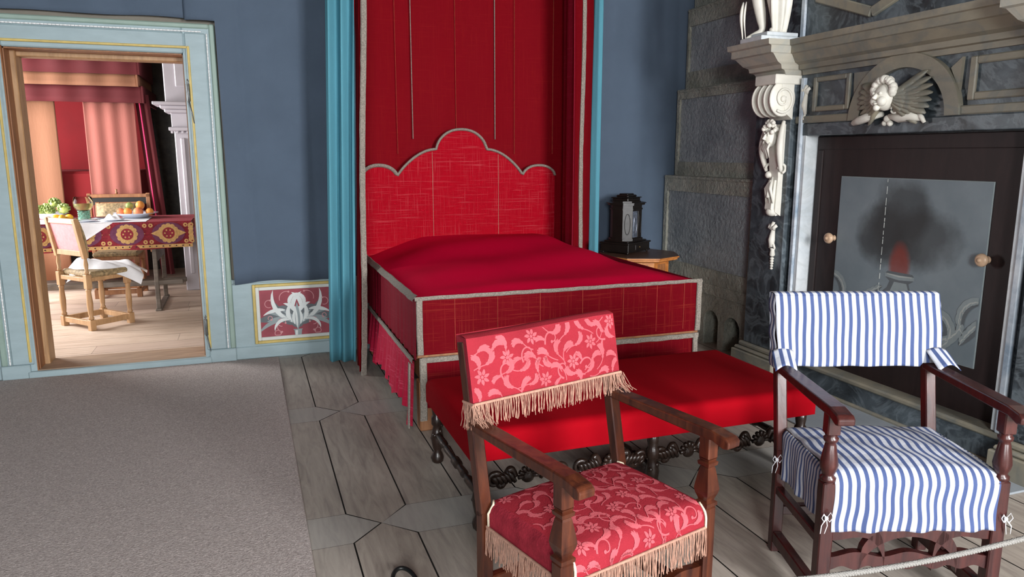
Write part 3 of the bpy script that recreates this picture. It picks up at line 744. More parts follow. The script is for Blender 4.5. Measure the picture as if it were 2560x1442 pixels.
# ------------------------------------------------------------------ armchairs
def armchair(root, wf, dp, za, zb, rake, zs, wm, kind):
    h = dp / 2; uf = wf / 2; PW = .042
    def vb(z): return h + rake * max(0, (z - .42)) / .55 + .0
    for sg in (-1, 1):
        # rear leg with raked post
        m = MB(); m.bbox(sg * uf - PW / 2, sg * uf + PW / 2, h - PW / 2, h + PW / 2, 0, .44, .004)
        m.bar((sg * uf, vb(.42), .42), (sg * uf, vb(zb - .02), zb - .02), PW, PW, up=(0, 1, 0)); m.build('leg', wm, root)
        # front leg running up as a vase-shaped arm support
        m = MB(); x = sg * uf; b0 = zs - .035; t0 = za - .11; f = -h
        m.bbox(x - PW / 2 - .003, x + PW / 2 + .003, f - PW / 2 - .003, f + PW / 2 + .003, 0, b0, .004)
        H_ = t0 - b0; pr = [(.019, 0), (.026, .004), (.026, .016), (.018, .022), (.020, .03)]
        pr = [(r_, z) for r_, z in pr] + [(.026, .045), (.029, H_ * .36), (.026, H_ * .5), (.018, H_ * .78), (.0155, H_ - .03), (.022, H_ - .024), (.024, H_ - .012), (.018, H_ - .008), (.0205, H_)]
        if kind == 'S': m.lathe([(r_ * 1.05, z) for r_, z in pr], (x, f, b0), 14)
        else: m.lathe(pr, (x, f, b0), 4, square=True)
        m.bbox(x - .0225, x + .0225, f - .0225, f + .0225, t0, za - .03, .004); m.build('leg', wm, root)
        # arm, sloping slightly and ending in a down-curled grip
        m = MB(); zr = za + .005; y1 = vb(za) - .01; y0 = f - .10
        prof = [(y1, zr - .028), (y1, zr), (f + .05, za), (f - .03, za - .002), (y0 + .012, za - .012), (y0 - .002, za - .024), (y0, za - .045), (y0 + .02, za - .05), (f - .035, za - .036), (f + .05, za - .036)]
        wd = .029
        m.prism(prof, lambda a, b, X=x - wd: (X, a, b), lambda a, b, X=x + wd: (X, a, b)); o = m.build('arm', wm, root)
        bv = o.modifiers.new('bevel', 'BEVEL'); bv.width = .005; bv.segments = 2; bv.limit_method = 'ANGLE'
        m = MB(); z_ = .07 if kind == 'S' else .12
        m.bbox(x - .018, x + .018, -h + .02, h - .02, z_ - .028, z_ + .022, .004)
        if kind == 'S': m.bbox(x - .016, x + .016, -h, h, .25, .285, .004)
        m.build('side_stretcher', wm, root)
    m = MB(); m.bbox(-uf + .01, uf - .01, h - .017, h + .017, .16, .20, .004); m.build('rear_stretcher', wm, root)
    # front stretcher: pierced board of interlaced S curves
    z0, z1 = (.165, .345) if kind == 'S' else (.09, .26)
    m = MB(); hh = z1 - z0; a = uf - .02; th = .014
    def rail(fn_top, fn_bot, xa, xb, n=26):
        p = [(xa + (xb - xa) * i / n, fn_top((xa + (xb - xa) * i / n))) for i in range(n + 1)]
        q = [(xa + (xb - xa) * i / n, fn_bot((xa + (xb - xa) * i / n))) for i in range(n + 1)]
        for i in range(n):
            poly = [q[i], q[i + 1], p[i + 1], p[i]]
            m.prism(poly, lambda u_, z_: (u_, -h - th, z_), lambda u_, z_: (u_, -h + th, z_))
    zt = lambda z: z0 + z * hh
    scal = lambda u_: .035 * abs(sin(u_ * 26)) ** 2
    # lower band with cusps
    rail(lambda u_: zt(.34 - .0 + .05 * cos(u_ / a * 3 * pi)), lambda u_: zt(.02 + .12 * (abs(u_ / a * 3) % 1 < .5) * 0 + .10 * sin(abs(u_ / a) * 3 * pi) ** 2 * .8), -a, a, 60)
    # upper arches, three of them, falling to the lower band between
    def arch(xa, xb, zl, zr_, top, thick):
        c_ = (xa + xb) / 2
        def T(u_):
            k = (u_ - xa) / (xb - xa); base = zl + (zr_ - zl) * k
            return zt(base + (top - base) * (sin(pi * k) ** .45 if 0 < k < 1 else 0))
        rail(T, lambda u_: T(u_) - hh * thick, xa, xb, 40)
    arch(-a, -a * .30, .93, .28, 1.0, .3); arch(-a * .62, a * .62, .25, .25, 1.02, .32); arch(a * .30, a, .28, .93, 1.0, .3)
    m.build('front_stretcher', wm, root)
    m = MB(); m.bbox(-uf + .008, uf - .008, -h - .01, h + .01, zs - .13, zs - .06, .005); m.build('seat_rail', wm, root); m = MB(); zl, zh = za + .05, zb - .02
    m.prism([(vb(zl) - .012, zl), (vb(zl) + .016, zl), (vb(zh) + .016, zh), (vb(zh) - .012, zh)], lambda a_, b_: (-uf + .015, a_, b_), lambda a_, b_: (uf - .015, a_, b_)); m.build('back_rail', wm, root)
    return vb

def fold1(q, h, r):
    e = abs(q) - (h - r); sg = 1 if q > 0 else -1
    if e <= 0: return q, 0
    L_ = r * pi / 2
    if e < L_: th = e / r; return sg * (h - r + r * sin(th)), r * (1 - cos(th))
    return sg * h, r + e - L_

# --- damask chair
wf, dp, za, zb, rk, zs = .606, .413, .732, 1.012, .11, .489
dc = thing('armchair', 'walnut armchair upholstered in rose damask with a buff fringe', 'armchair', (1.026, 2.056, 0), .265)
vb = armchair(dc, wf, dp, za, zb, rk, zs, M['walnut'], 'D')
uf, h = wf / 2, dp / 2
def fringe(m, p0, p1, n, L, seed, drift=.004, out=(0, -1, 0), L2=None):
    r = random.Random(seed); p0, p1 = Vector(p0), Vector(p1); o = Vector(out)
    m.bar(p0 + Vector((0, 0, -.003)), p1 + Vector((0, 0, -.003)), .006, .008, b=.001)
    for i in range(n):
        k = (i + r.uniform(-.3, .3)) / n; q = p0 + (p1 - p0) * k; l_ = (L + ((L2 or L) - L) * k) * r.uniform(.86, 1.06)
        dx = (p1 - p0).normalized() * r.uniform(-drift, drift) * 2.2; pts = [q]
        for j in range(1, 5): t_ = j / 4; pts.append(q + dx * t_ + o * (.003 + .006 * t_ * r.random()) + Vector((0, 0, -l_ * t_)) + (p1 - p0).normalized() * r.uniform(-.0012, .0012))
        m.tube(pts, .00135, 4, cap=False)
# back pad
PZ0 = .797
def padF(off):
    def F(a, b):   # a across metres, b height metres above PZ0
        z = PZ0 + b; k = b / (zb - PZ0); bul = .014 * (1 - (abs(a) / (uf + .02)) ** 4) * (1 - (2 * k - 1) ** 4)
        return (a, vb(z) - .040 - bul - off, z + .004 * sin(a * 7) * k)
    return F
m = MB(); PH = zb - PZ0; uw = uf + .018
m.grid(lambda a, b: padF(0)(-uw + 2 * uw * a, PH * b), 30, 12)
m.grid(lambda a, b: (-uw + 2 * uw * a, vb(PZ0 + PH * b) + .022, PZ0 + PH * b), 8, 4)
for sg in (-1, 1): m.grid(lambda a, b: (sg * uw, (vb(PZ0 + PH * b) - .040) * (1 - a) + (vb(PZ0 + PH * b) + .022) * a, PZ0 + PH * b + .004 * sin(sg * uw * 7) * b), 3, 12, mi=2)
m.grid(lambda a, b: (-uw + 2 * uw * a, (vb(zb) - .04) * (1 - b) + (vb(zb) + .022) * b, zb + .004 * sin((-uw + 2 * uw * a) * 7) + .006 * sin(pi * b)), 30, 4)
m.grid(lambda a, b: (-uw + 2 * uw * a, (vb(PZ0) - .04) * (1 - b) + (vb(PZ0) + .022) * b, PZ0), 8, 2)
damask(m, lambda a, b: padF(.0012)(a, b), -uw + .008, uw - .008, .006, PH - .004, .108, 1, 4)
bk = m.build('backrest', [M['damask_ground'], M['damask_leaf'], M['damask_side']], dc)
m = MB(); y = vb(PZ0) - .048; fringe(m, (-uw, y, PZ0 + .006), (uw, y, PZ0 + .008), 150, .082, 3)
for sg in (-1, 1): fringe(m, (sg * (uw + .004), y, PZ0 + .004), (sg * (uw + .004), vb(PZ0) + .02, PZ0), 16, .09, 5 + sg, .012, (sg, 0, 0))
for sg in (-1, 1):   # strands lying forward over the arm
    r = random.Random(9 + sg)
    for i in range(14):
        x = sg * uf + r.uniform(-.03, .03); m.tube([(x, y, PZ0), (x + r.uniform(-.01, .01), y - .022, za + .03), (x + r.uniform(-.012, .012), y - .05 - r.uniform(0, .025), za + .012)], .0014, 4, cap=False)
m.build('fringe', M['fringe'], bk)
# seat cushion
SD = .10
def seatmap(off=0, zt=zs, zd=SD, wob=0, hb=None):
    W_, D_ = uf + .0, h + .022
    def F(s_, t_):
        x, d1 = fold1(s_, W_, .03); y, d2 = fold1(t_, D_, .045)
        dome = .028 * max(0, 1 - (x / W_) ** 2) ** .7 * max(0, 1 - (y / D_) ** 2) ** .7
        z = zt - .022 + dome - max(d1, d2); nz = 1 if max(d1, d2) < .02 else 0
        p = Vector((x, y, z)); n = Vector(((0 if d1 < .02 else (1 if s_ > 0 else -1)), (0 if d2 < .02 else (1 if t_ > 0 else -1)), nz)) * off
        return p + n
    return F
F0 = seatmap(); F1 = seatmap(.0015); m = MB(); PC = PW_ = .03
ax = uf - .026; ay0 = -(h + .022) - .055; ay1 = h - .005
m.grid(lambda a, b: F0(-ax + 2 * ax * a, ay0 + (ay1 - ay0) * b), 30, 30)
for sg in (-1, 1):
    m.grid(lambda a, b: F0(sg * (ax + (uf + .062 - ax) * a), -h + .03 + (2 * h - .06) * b), 10, 24, mi=2)
damask(m, F1, -ax + .006, ax - .006, ay0 + .004, ay1 - .01, .108, 1, 8)
sc_ = m.build('seat', [M['damask_ground'], M['damask_leaf'], M['damask_side']], dc)
m = MB(); zf = F0(0, ay0).z; yf = F0(0, ay0).y - .004
fringe(m, (-ax - .004, yf, zf + .004), (ax + .004, yf, zf + .004), 150, .10, 21)
zz = F0(uf + .062, 0).z
for sg in (-1, 1): fringe(m, (sg * (uf + .006), h - .01, zz + .003), (sg * (uf + .006), -h + .03, zz + .003), 100, .10, 23 + sg, .004, (sg, 0, 0))
m.build('fringe', M['fringe'], sc_)
for sg in (-1, 1):
    m = MB(); m.tube([F1(sg * ax, ay0 + (.085) * k / 8) + Vector((0, -.002, 0)) for k in range(9)], .0045, 6); m.build('cream_braid', M['piping'], sc_); m = MB(); m.tube([Vector((sg * (uf + .003), -h + .028, zz + (zs - .04 - zz) * k / 6)) for k in range(7)], .0045, 6); m.build('cream_braid', M['piping'], sc_); m = MB()
    m.tube([(sg * (uf + .004), h - .03, zz), (sg * (uf + .004), h - .028, zs - .05), (sg * (uf - .015), h - .03, zs - .022), (sg * ax, h - .012, zs - .018)], .0045, 6); m.build('cream_braid', M['piping'], sc_)

# --- chair under striped loose covers
wf, dp, za, zb, rk, zs = .60, .42, .775, 1.043, .105, .545
sc = thing('armchair', 'dark wooden armchair in loose blue and white striped covers tied with white tapes', 'armchair', (2.173, 1.982, 0), -.326)
vb = armchair(sc, wf, dp, za, zb, rk, zs - .015, M['walnut_dark'], 'S'); uf, h = wf / 2, dp / 2
SD = .2
F0 = seatmap(0, zs + .0); ax = uf - .014; ay0 = -(h + .022) - .185; ay1 = h + .0; m = MB()
def W1(s_, t_):
    p = Vector(F0(s_, t_)); d_ = max(0, -(h) - t_) / .19
    p.y -= .006 * d_ * (sin(s_ * 38 + 1) + .6 * sin(s_ * 71)) + .004 * d_; p.x += .003 * sin(t_ * 30 + s_ * 9); p.z += .0025 * sin(s_ * 23 + t_ * 40) * (1 - d_); return p
m.grid(lambda a, b: W1(-ax + 2 * ax * a, ay0 + (ay1 - ay0) * b), 60, 60, uvf=lambda a, b: (2 * ax * a + .002 * sin(b * 14) + .0016 * sin(b * 31 + a * 5), b))
for sg in (-1, 1):
    def Sd(a, b, sg=sg):
        s_ = sg * (ax + (uf + .178 - ax) * a); t_ = -h + .026 + (2 * h - .04) * b; p = Vector(F0(s_, t_)); d_ = a
        p.x += sg * (.004 + .006 * d_ * (sin(t_ * 52) + .5 * sin(t_ * 90))); return p
    m.grid(Sd, 24, 50, uvf=lambda a, b: (.42 * b * 1.3 + .004 * sin(a * 9), a))
sv = m.build('seat_cover', M['stripe'], sc)
o = sv.modifiers.new('thick', 'SOLIDIFY'); o.thickness = .003; o.offset = 1
# back cover
PZ0 = za + .004; PH = zb - PZ0 + .006; uw = uf + .03; m = MB()
def bcov(a, b):
    u_ = -uw + 2 * uw * a; z = PZ0 + PH * b; bul = .01 * (1 - (2 * b - 1) ** 2)
    x = u_ + .004 * sin(b * 8 + a * 3) * (1 - b)
    y = vb(z) - .034 - bul - .005 * (1 - b) * (sin(u_ * 34) + .4 * sin(u_ * 60)) - .012 * (1 - b) ** 2 * sm((abs(u_) - uw + .1) * 12)
    zz_ = z - (.010 * (1 - b) * (1 if abs(u_) < uf - .05 else -.4)); return (x, y, zz_)
uvb = lambda a, b: (2 * uw * a + .004 * sin(b * 5 + a * 4) * (1 - b), b)
m.grid(bcov, 60, 30, uvf=uvb)
m.grid(lambda a, b: (-uw + 2 * uw * a, (vb(zb) - .034) * (1 - b) + (vb(zb) + .026) * b, zb + .006 + .006 * sin(pi * b)), 60, 4, uvf=lambda a, b: (2 * uw * a, b))
m.grid(lambda a, b: (-uw + 2 * uw * a, vb(PZ0 + PH * b) + .028, PZ0 - .01 + (PH + .01) * b), 60, 6, uvf=uvb)
for sg in (-1, 1):
    m.grid(lambda a, b: (sg * (uw + .004 * sin(b * 17)), (vb(PZ0 + PH * b) - .034) * (1 - a) + (vb(PZ0 + PH * b) + .028) * a, PZ0 - .02 * (1 - b) + PH * b), 4, 20, uvf=lambda a, b: (.06 * a, b))
    # flap falling forward over the arm
    def flap(a, b, sg=sg):
        x = sg * (uf - .035 + .085 * a); k = b
        y = vb(PZ0) - .036 - .085 * k; z = PZ0 + .055 - .06 * k * (1 - .2 * sin(pi * a)) + .012 * sin(pi * a); return (x + sg * .012 * k, y, z)
    m.grid(flap, 12, 8, uvf=lambda a, b: (.085 * a, b))
bv_ = m.build('back_cover', M['stripe'], sc); o = bv_.modifiers.new('thick', 'SOLIDIFY'); o.thickness = .002; o.offset = 1
for (x, y, z, s1) in ((-uf - .01, -h - .035, .375, -1), (uf + .015, -h - .03, .365, 1), (-uf - .02, h - .02, .40, -1)):
    m = MB(); P = Vector((x, y, z)); m.ball(P, .007, 8)
    for (dx, dz) in ((.020, .014), (-.019, .008)):
        m.tube([P, P + Vector((dx * .6, -.004, dz + .008)), P + Vector((dx, -.006, dz * .4)), P + Vector((dx * .5, -.004, -.012)), P], .0035, 6, flat=.4)
    for k in (-1, 1): m.tube([P, P + Vector((k * .010 + s1 * .008, -.006, -.025)), P + Vector((k * .007 + s1 * .012, -.004, -.055))], .0032, 6, flat=.35)
    m.build('tie_tape', M['linen'], sv)

# ------------------------------------------------------------------ stepped chimney flank beside the fireplace
FX = 3.58
fl = thing('chimney_flank', 'stepped grey stucco chimney flank with sunken panels between bed and fireplace', 'chimney', (3.8, 5.3, 0))
def tier(xf, y0, y1, z0, z1, panels, name, edge=.02):
    # slab with recessed panels on its face (face looks towards -X)
    m = MB(); cuts = sorted({y0, y1} | {p[0] for p in panels} | {p[1] for p in panels}); zc = sorted({z0, z1} | {p[2] for p in panels} | {p[3] for p in panels})
    for ya, yb in zip(cuts, cuts[1:]):
        for za_, zb_ in zip(zc, zc[1:]):
            cy_, cz_ = (ya + yb) / 2, (za_ + zb_) / 2
            if any(p[0] < cy_ < p[1] and p[2] < cz_ < p[3] for p in panels): continue
            m.box(xf, xf + .06, ya, yb, za_, zb_)
    m.box(xf + .06, XR - .002, y0, y1, z0, z1)
    m.bbox(xf - .012, xf + .03, y0, y1 - .002, z1 - .03, z1, .012)
    t_ = wbuild(m, name, M['flankedge'], fl)
    for p in panels:
        q = MB(); N_ = 60
        rr = random.Random(int(p[2] * 100))
        q.grid(lambda a, b: (xf + edge - .004 * sin(a * 17 + b * 23) * sin(b * 31 + a * 7), p[1] + (p[0] - p[1]) * a, p[2] + (p[3] - p[2]) * b), N_, N_)
        q.build('sunken_panel', M['flank'], t_, Matrix.Identity(4))
    return t_
tier(3.62, 4.60, YB - .09, 0.52, 1.41, [(4.735, 5.93, .648, 1.275)], 'lower_tier')
tier(3.72, 4.60, YB - .09, 1.41, 2.165, [(4.80, 5.94, 1.53, 2.08)], 'middle_tier')
tier(3.80, 4.60, YB - .09, 2.165, 2.86, [(4.9, 5.95, 2.32, 2.71)], 'upper_tier')
tier(3.86, 4.60, YB - .09, 2.86, 3.59, [(4.9, 5.95, 3.0, 3.45)], 'top_tier')
# arched wood niches in the base
m = MB()
def arch_wall(m, y0, y1, z0, z1, holes, x0, x1, step=.0125):
    n = int((y1 - y0) / step)
    for i in range(n):
        ya = y0 + (y1 - y0) * i / n; yb = y0 + (y1 - y0) * (i + 1) / n; zlo = z0
        def hz(y):
            for (a, b, zs_, zt_) in holes:
                if a - 1e-6 <= y <= b + 1e-6: return zs_ + (zt_ - zs_) * max(0, 1 - ((2 * y - a - b) / (b - a)) ** 2) ** .5
            return z0
        ym = (ya + yb) / 2; A, B = (hz(ya), hz(yb)) if hz(ym) > z0 else (z0, z0)
        m.prism([(ya, A), (yb, B), (yb, z1), (ya, z1)], lambda y, z: (x0, y, z), lambda y, z: (x1, y, z))
holes = [(4.775, 4.985, .20, .30), (5.06, 5.27, .20, .305), (5.42, 5.63, .2, .305)]
arch_wall(m, 4.60, YB - .09, 0, .44, holes, 3.62, 3.93)
m.box(3.605, 3.94, 4.60, YB - .09, .44, .525)
lt = wbuild(m, 'arched_base', M['flankedge'], fl)
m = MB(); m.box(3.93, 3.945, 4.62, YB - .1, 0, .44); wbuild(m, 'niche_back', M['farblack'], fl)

# ------------------------------------------------------------------ marble fireplace
fp = thing('fireplace', 'monumental grey and ochre marble fireplace with white stucco consoles, right of the bed', 'fireplace', (3.75, 3.35, 0))
OY0, OY1, OZ = 2.60, 4.12, 1.725
def part(m, name, mat, par=None, **k): return wbuild(m, name, mat, fp, **k) if par is None else m.build(name, mat, par, Matrix.Identity(4), **k)
m = MB(); m.box(FX, XR - .002, OY1, 4.60, 0, 3.59); m.box(FX, XR - .002, 2.12, OY0, 0, 3.59); m.box(FX, XR - .002, OY0, OY1, OZ, 3.59); m.box(3.72, XR - .002, OY0, OY1, 0, OZ)
part(m, 'chimney_breast', M['mdark'])
# jamb strips
for (a, b) in ((OY1 - .006, OY1 + .03), (OY0 - .03, OY0 + .006)): m = MB(); m.bbox(FX - .012, FX + .10, a, b, .19, OZ, .004); part(m, 'jamb_reveal', M['mwhite'])
for (a, b) in ((OY1 + .03, OY1 + .062), (OY0 - .062, OY0 - .03)): m = MB(); m.bbox(FX - .03, FX, a, b, .19, 2.1, .004); part(m, 'jamb_moulding', M['mblue'])
m = MB(); m.bbox(FX - .055, FX, 4.225, 4.60, .19, 2.12, .006); pl = part(m, 'pilaster', M['mdark'])
m = MB(); m.bbox(FX - .055, FX, 2.1, 2.49, .19, 2.12, .006); part(m, 'pilaster', M['mdark'])
# bases and hearth kerb
def base(m, y0, y1, x=FX - .12):
    m.bbox(x, FX + .05, y0, y1, 0, .13, .006); m.bbox(x + .015, FX + .05, y0 + .012, y1 - .012, .13, .155, .01); m.bbox(x + .04, FX + .05, y0 + .03, y1 - .03, .155, .19, .01)
m = MB(); base(m, 4.19, 4.66); part(m, 'pilaster_base', M['mlight']); m = MB(); base(m, 2.06, 2.53); part(m, 'pilaster_base', M['mlight'])
m = MB(); m.bbox(FX - .01, FX + .1, OY0 - .07, OY1 + .07, 0, .15, .006); part(m, 'kerb', M['mdark'])
m = MB(); m.bbox(FX - .028, FX + .1, OY0 - .07, OY1 + .07, .15, .185, .010); m.bbox(FX - .03, FX + .1, OY0 - .07, OY1 + .07, 0, .03, .008); part(m, 'kerb_moulding', M['mlight'])
# lintel and frieze (face details on plane FX)
m = MB(); m.bbox(FX - .015, FX + .1, OY0 - .06, OY1 + .06, OZ - .005, OZ + .075, .005); part(m, 'lintel', M['mdark'])
m = MB()
for (a, b) in ((3.72, 4.225), (2.49, 2.985)): m.bbox(FX - .022, FX, a, b, OZ + .078, OZ + .125, .006)
# central arch
cy, r0, r1 = 3.352, .30, .385; z0a = OZ + .078
K = 40
for i in range(K):
    a0, a1 = pi * i / K, pi * (i + 1) / K
    P = [(cy + r * cos(a), z0a + r * .93 * sin(a)) for r, a in ((r0, a0), (r1, a0), (r1, a1), (r0, a1))]
    m.prism(P, lambda y, z: (FX - .035, y, z), lambda y, z: (FX, y, z))
def fr(m, y0, y1, z0, z1, w, d=.022):
    m.bbox(FX - d, FX, y0, y0 + w, z0, z1, .006); m.bbox(FX - d, FX, y1 - w, y1, z0, z1, .006); m.bbox(FX - d, FX, y0 + w, y1 - w, z0, z0 + w, .006); m.bbox(FX - d, FX, y0 + w, y1 - w, z1 - w, z1, .006)
fr(m, 3.755, 4.075, 1.875, 2.095, .032); fr(m, 2.53, 2.94, 1.875, 2.095, .04)
for (a, b, c) in (((3.725, 2.09), (3.60, 2.09), (3.715, 1.95)), ((2.985, 2.10), (3.05, 2.05), (2.99, 1.93))): m.prism([a, b, c], lambda y, z: (FX - .02, y, z), lambda y, z: (FX, y, z))
part(m, 'frieze_mouldings', M['mlight'])
# cornice: profile swept along Y, with a break-out block over each console
prof = [(0, 2.12), (-.03, 2.12), (-.035, 2.15), (-.07, 2.155), (-.075, 2.185), (-.12, 2.20), (-.17, 2.25), (-.19, 2.255), (-.19, 2.30), (-.21, 2.305), (-.215, 2.34), (0, 2.345)]
def corn(m, y0, y1, dx, sc_=1.0, x0=FX): m.prism([(x0 + (dx + a * sc_ if a < 0 else a), z) for a, z in prof], lambda x, z: (x, y0, z), lambda x, z: (x, y1, z))
m = MB(); corn(m, 2.1, 4.18, 0, .75); part(m, 'cornice', M['mlight'])
def block(y0, y1, depth=.14):
    m = MB()
    for a, z in ((0, 0),): pass
    # moulded on three sides
    levels = [(.0, 2.12), (.012, 2.15), (.03, 2.158), (.034, 2.185), (.055, 2.20), (.085, 2.25), (.10, 2.256), (.10, 2.30), (.115, 2.306), (.118, 2.34)]
    vs = []; fs = []
    for e, z in levels:
        vs += [(FX + .02, y0 - e * .35, z), (FX - depth - e * 1.6, y0 - e * .35, z), (FX - depth - e * 1.6, y1 + e * .9, z), (FX + .02, y1 + e * .9, z)]
    for i in range(len(levels) - 1):
        for k in range(4): k2 = (k + 1) % 4; fs.append((4 * i + k, 4 * i + k2, 4 * i + 4 + k2, 4 * i + 4 + k))
    n_ = 4 * (len(levels) - 1); fs += [(0, 1, 2, 3), (n_ + 3, n_ + 2, n_ + 1, n_)]
    m.add(vs, fs); return m
part(block(4.20, 4.50), 'cornice_block', M['mpale']); part(block(2.15, 2.5), 'cornice_block', M['mpale'])
# overmantel
m = MB(); A_ = 3.05
def diam(m, pts, w):
    for (a, b) in zip(pts, pts[1:]):
        m.bar((FX - .012, a[0], a[1]), (FX - .012, b[0], b[1]), .03, w, up=(0, 0, 1), b=.006)
diam(m, [(4.10, 2.60), (3.63, 2.43), (3.0, 2.66), (2.5, 2.5)], .06); diam(m, [(4.10, 2.60), (4.10, 3.2)], .05)
part(m, 'overmantel_moulding', M['mlight'])
m = MB(); m.bbox(FX - .02, FX, 4.20, 4.24, 2.345, 3.5, .005); part(m, 'overmantel_strip', M['mblue'])

# console: ribbed scroll, bearded mask, leaves and a hanging husk drop
def console(cy_, detail=True):
    m = MB(); xo = FX - .055
    # upper body with side cheeks
    m.bbox(xo - .16, FX, cy_ - .125, cy_ + .095, 2.06, 2.125, .006)
    # roll: a horizontal scroll seen from its end
    cz, cx_ = 1.965, xo - .085
    def roll(r, y0, y1, mi=0):
        m.lathe([(r * .98, 0), (r, .004), (r, y1 - y0 - .004), (r * .98, y1 - y0)], (cx_, y0, cz), 28, mi, axis=(0, 1, 0))
    roll(.088, cy_ - .10, cy_ + .08)
    for y in (cy_ - .115, cy_ - .052, cy_ + .008, cy_ + .07): m.lathe([(.098, 0), (.104, .004), (.104, .014), (.098, .018)], (cx_, y, cz), 28, 0, axis=(0, 1, 0), sc=(1, 1.12))
    # spiral on the lit cheek
    sp = [(cx_ + (.085 * (1 - .75 * k / 50)) * cos(.18 * k - 2.2), cy_ - .122, cz + .085 * 1.1 * (1 - .75 * k / 50) * sin(.18 * k - 2.2)) for k in range(51)]
    m.tube(sp, [.010 - .004 * k / 50 for k in range(51)], 6); m.ball((cx_, cy_ - .12, cz), .022, 10, sc=(1, .6, 1))
    m.prism([(xo, 1.83), (xo - .06, 1.87), (xo - .10, 2.0), (xo - .10, 2.10), (xo, 2.10)], lambda x, z: (x, cy_ - .118, z), lambda x, z: (x, cy_ + .09, z))
    part(m, 'scroll_console', M['stucco'])
    # S-shaped shield behind the mask
    m = MB()
    for sg in (-1, 1):
        y = cy_ - .015 + sg * .075
        pts = [(xo - .045 - .035 * sin(pi * k / 20), y + sg * .018 * sin(pi * k / 20), 1.82 - .34 * k / 20) for k in range(21)]
        m.tube(pts, [.012 + .012 * sin(pi * k / 20) for k in range(21)], 8)
        pts = [(xo - .03 - .03 * cos(k * .3), y - sg * .01, 1.50 + .03 * sin(k * .3)) for k in range(16)]; m.tube(pts, .01, 6)
    m.prism([(xo, 1.80), (xo - .04, 1.80), (xo - .06, 1.62), (xo - .04, 1.44), (xo - .05, 1.20), (xo, 1.17)], lambda x, z: (x, cy_ - .06, z), lambda x, z: (x, cy_ + .03, z))
    m.prism([(xo, 1.42), (xo - .055, 1.42), (xo - .075, 1.22), (xo - .03, 1.17), (xo, 1.18)], lambda x, z: (x, cy_ - .045, z), lambda x, z: (x, cy_ + .02, z))
    m.ball((xo - .04, cy_ - .015, 1.20), .042, 12, sc=(1, 1, .8)); m.ball((xo - .045, cy_ + .035, 1.455), .026, 10)
    for k in range(5):
        a = 1.0 + k * .35; m.tube([(xo - .05, cy_ - .015, 1.44), (xo - .085, cy_ - .015 + .035 * cos(a), 1.36), (xo - .07, cy_ - .015 + .06 * cos(a), 1.26 + .03 * (k % 2))], [.008, .014, .004], 6)
    m.tube([(xo - .07, cy_ - .02, 1.42), (xo - .085, cy_ - .02, 1.34), (xo - .08, cy_ - .02, 1.30)], [.004, .008, .018], 8)
    part(m, 'console_shield', M['stucco'])
    # bearded mask
    m = MB(); hx, hy, hz = xo - .085, cy_ - .012, 1.705; r = random.Random(3)
    m.ball((hx, hy, hz), .048, 14, sc=(.9, .85, 1.25)); m.tube([(hx - .038, hy, hz + .03), (hx - .058, hy, hz - .004), (hx - .04, hy, hz - .012)], [.008, .012, .006], 8)
    for sg in (-1, 1):
        m.ball((hx - .035, hy + sg * .018, hz + .022), .009, 8); m.tube([(hx - .042, hy + sg * .006, hz + .034), (hx - .038, hy + sg * .03, hz + .036)], .006, 6)
        m.tube([(hx - .046, hy + sg * .003, hz - .02), (hx - .04, hy + sg * .024, hz - .028), (hx - .028, hy + sg * .035, hz - .05)], [.007, .009, .004], 6)
    for k in range(26):    # wavy beard and hair
        y_ = r.uniform(-.036, .036); s_ = r.uniform(.6, 1); m.tube([(hx - .03, hy + y_, hz - .03), (hx - .036 - .01 * s_, hy + y_ * .9 + .006 * sin(k), hz - .07), (hx - .02, hy + y_ * .6, hz - .12 * s_ - .02)], [.009, .010, .003], 6)
    for k in range(24):
        a = r.uniform(0, pi); m.ball((hx - .012 + r.uniform(-.02, .03), hy + .046 * cos(a), hz + .04 + .05 * sin(a)), r.uniform(.010, .018), 7)
    for k in range(5): m.ball((hx - .01, hy + (k - 2) * .016, hz + .105 + .01 * (k % 2)), .016, 8)
    part(m, 'bearded_mask', M['stucco'])
    # husk drop
    m = MB(); y = cy_ - .02; z = 1.15
    for k in range(3): m.tube([(xo - .01, y, 1.06), (xo - .035, y + (k - 1) * .022, 1.09), (xo - .02, y + (k - 1) * .036, 1.125 - .02 * abs(k - 1))], [.008, .015, .012], 8)
    m.tube([(xo - .02, y, 1.07), (xo - .03, y, 1.0), (xo - .028, y, .95)], [.014, .024, .018], 8)
    for sg in (-1, 1): m.tube([(xo - .02, y, 1.0), (xo - .026, y + sg * .02, .965), (xo - .02, y + sg * .028, .94)], [.006, .010, .008], 6)
    m.lathe([(.012, .88), (.02, .89), (.015, .925), (.02, .94)], (xo - .016, y, 0), 10)
    for k in range(5): m.ball((xo - .016, y, .865 - .018 * k), .0155 - .001 * k, 8, sc=(1, 1, .75))
    part(m, 'husk_drop', M['stucco'])
console(4.33); console(2.30)
# small husk ornament beside the console
m = MB(); y = 4.142
for k in range(3): m.tube([(FX - .005, y, 1.98), (FX - .022, y + (k - 1) * .02, 2.02), (FX - .012, y + (k - 1) * .034, 2.05 - .018 * abs(k - 1))], [.006, .014, .012], 8)
m.tube([(FX - .012, y, 2.0), (FX - .02, y + .003, 1.92), (FX - .014, y - .004, 1.86)], [.012, .019, .009], 8); m.tube([(FX - .01, y, 1.87), (FX - .016, y + .006, 1.825)], [.006, .012], 6)
part(m, 'husk_ornament', M['stucco'])
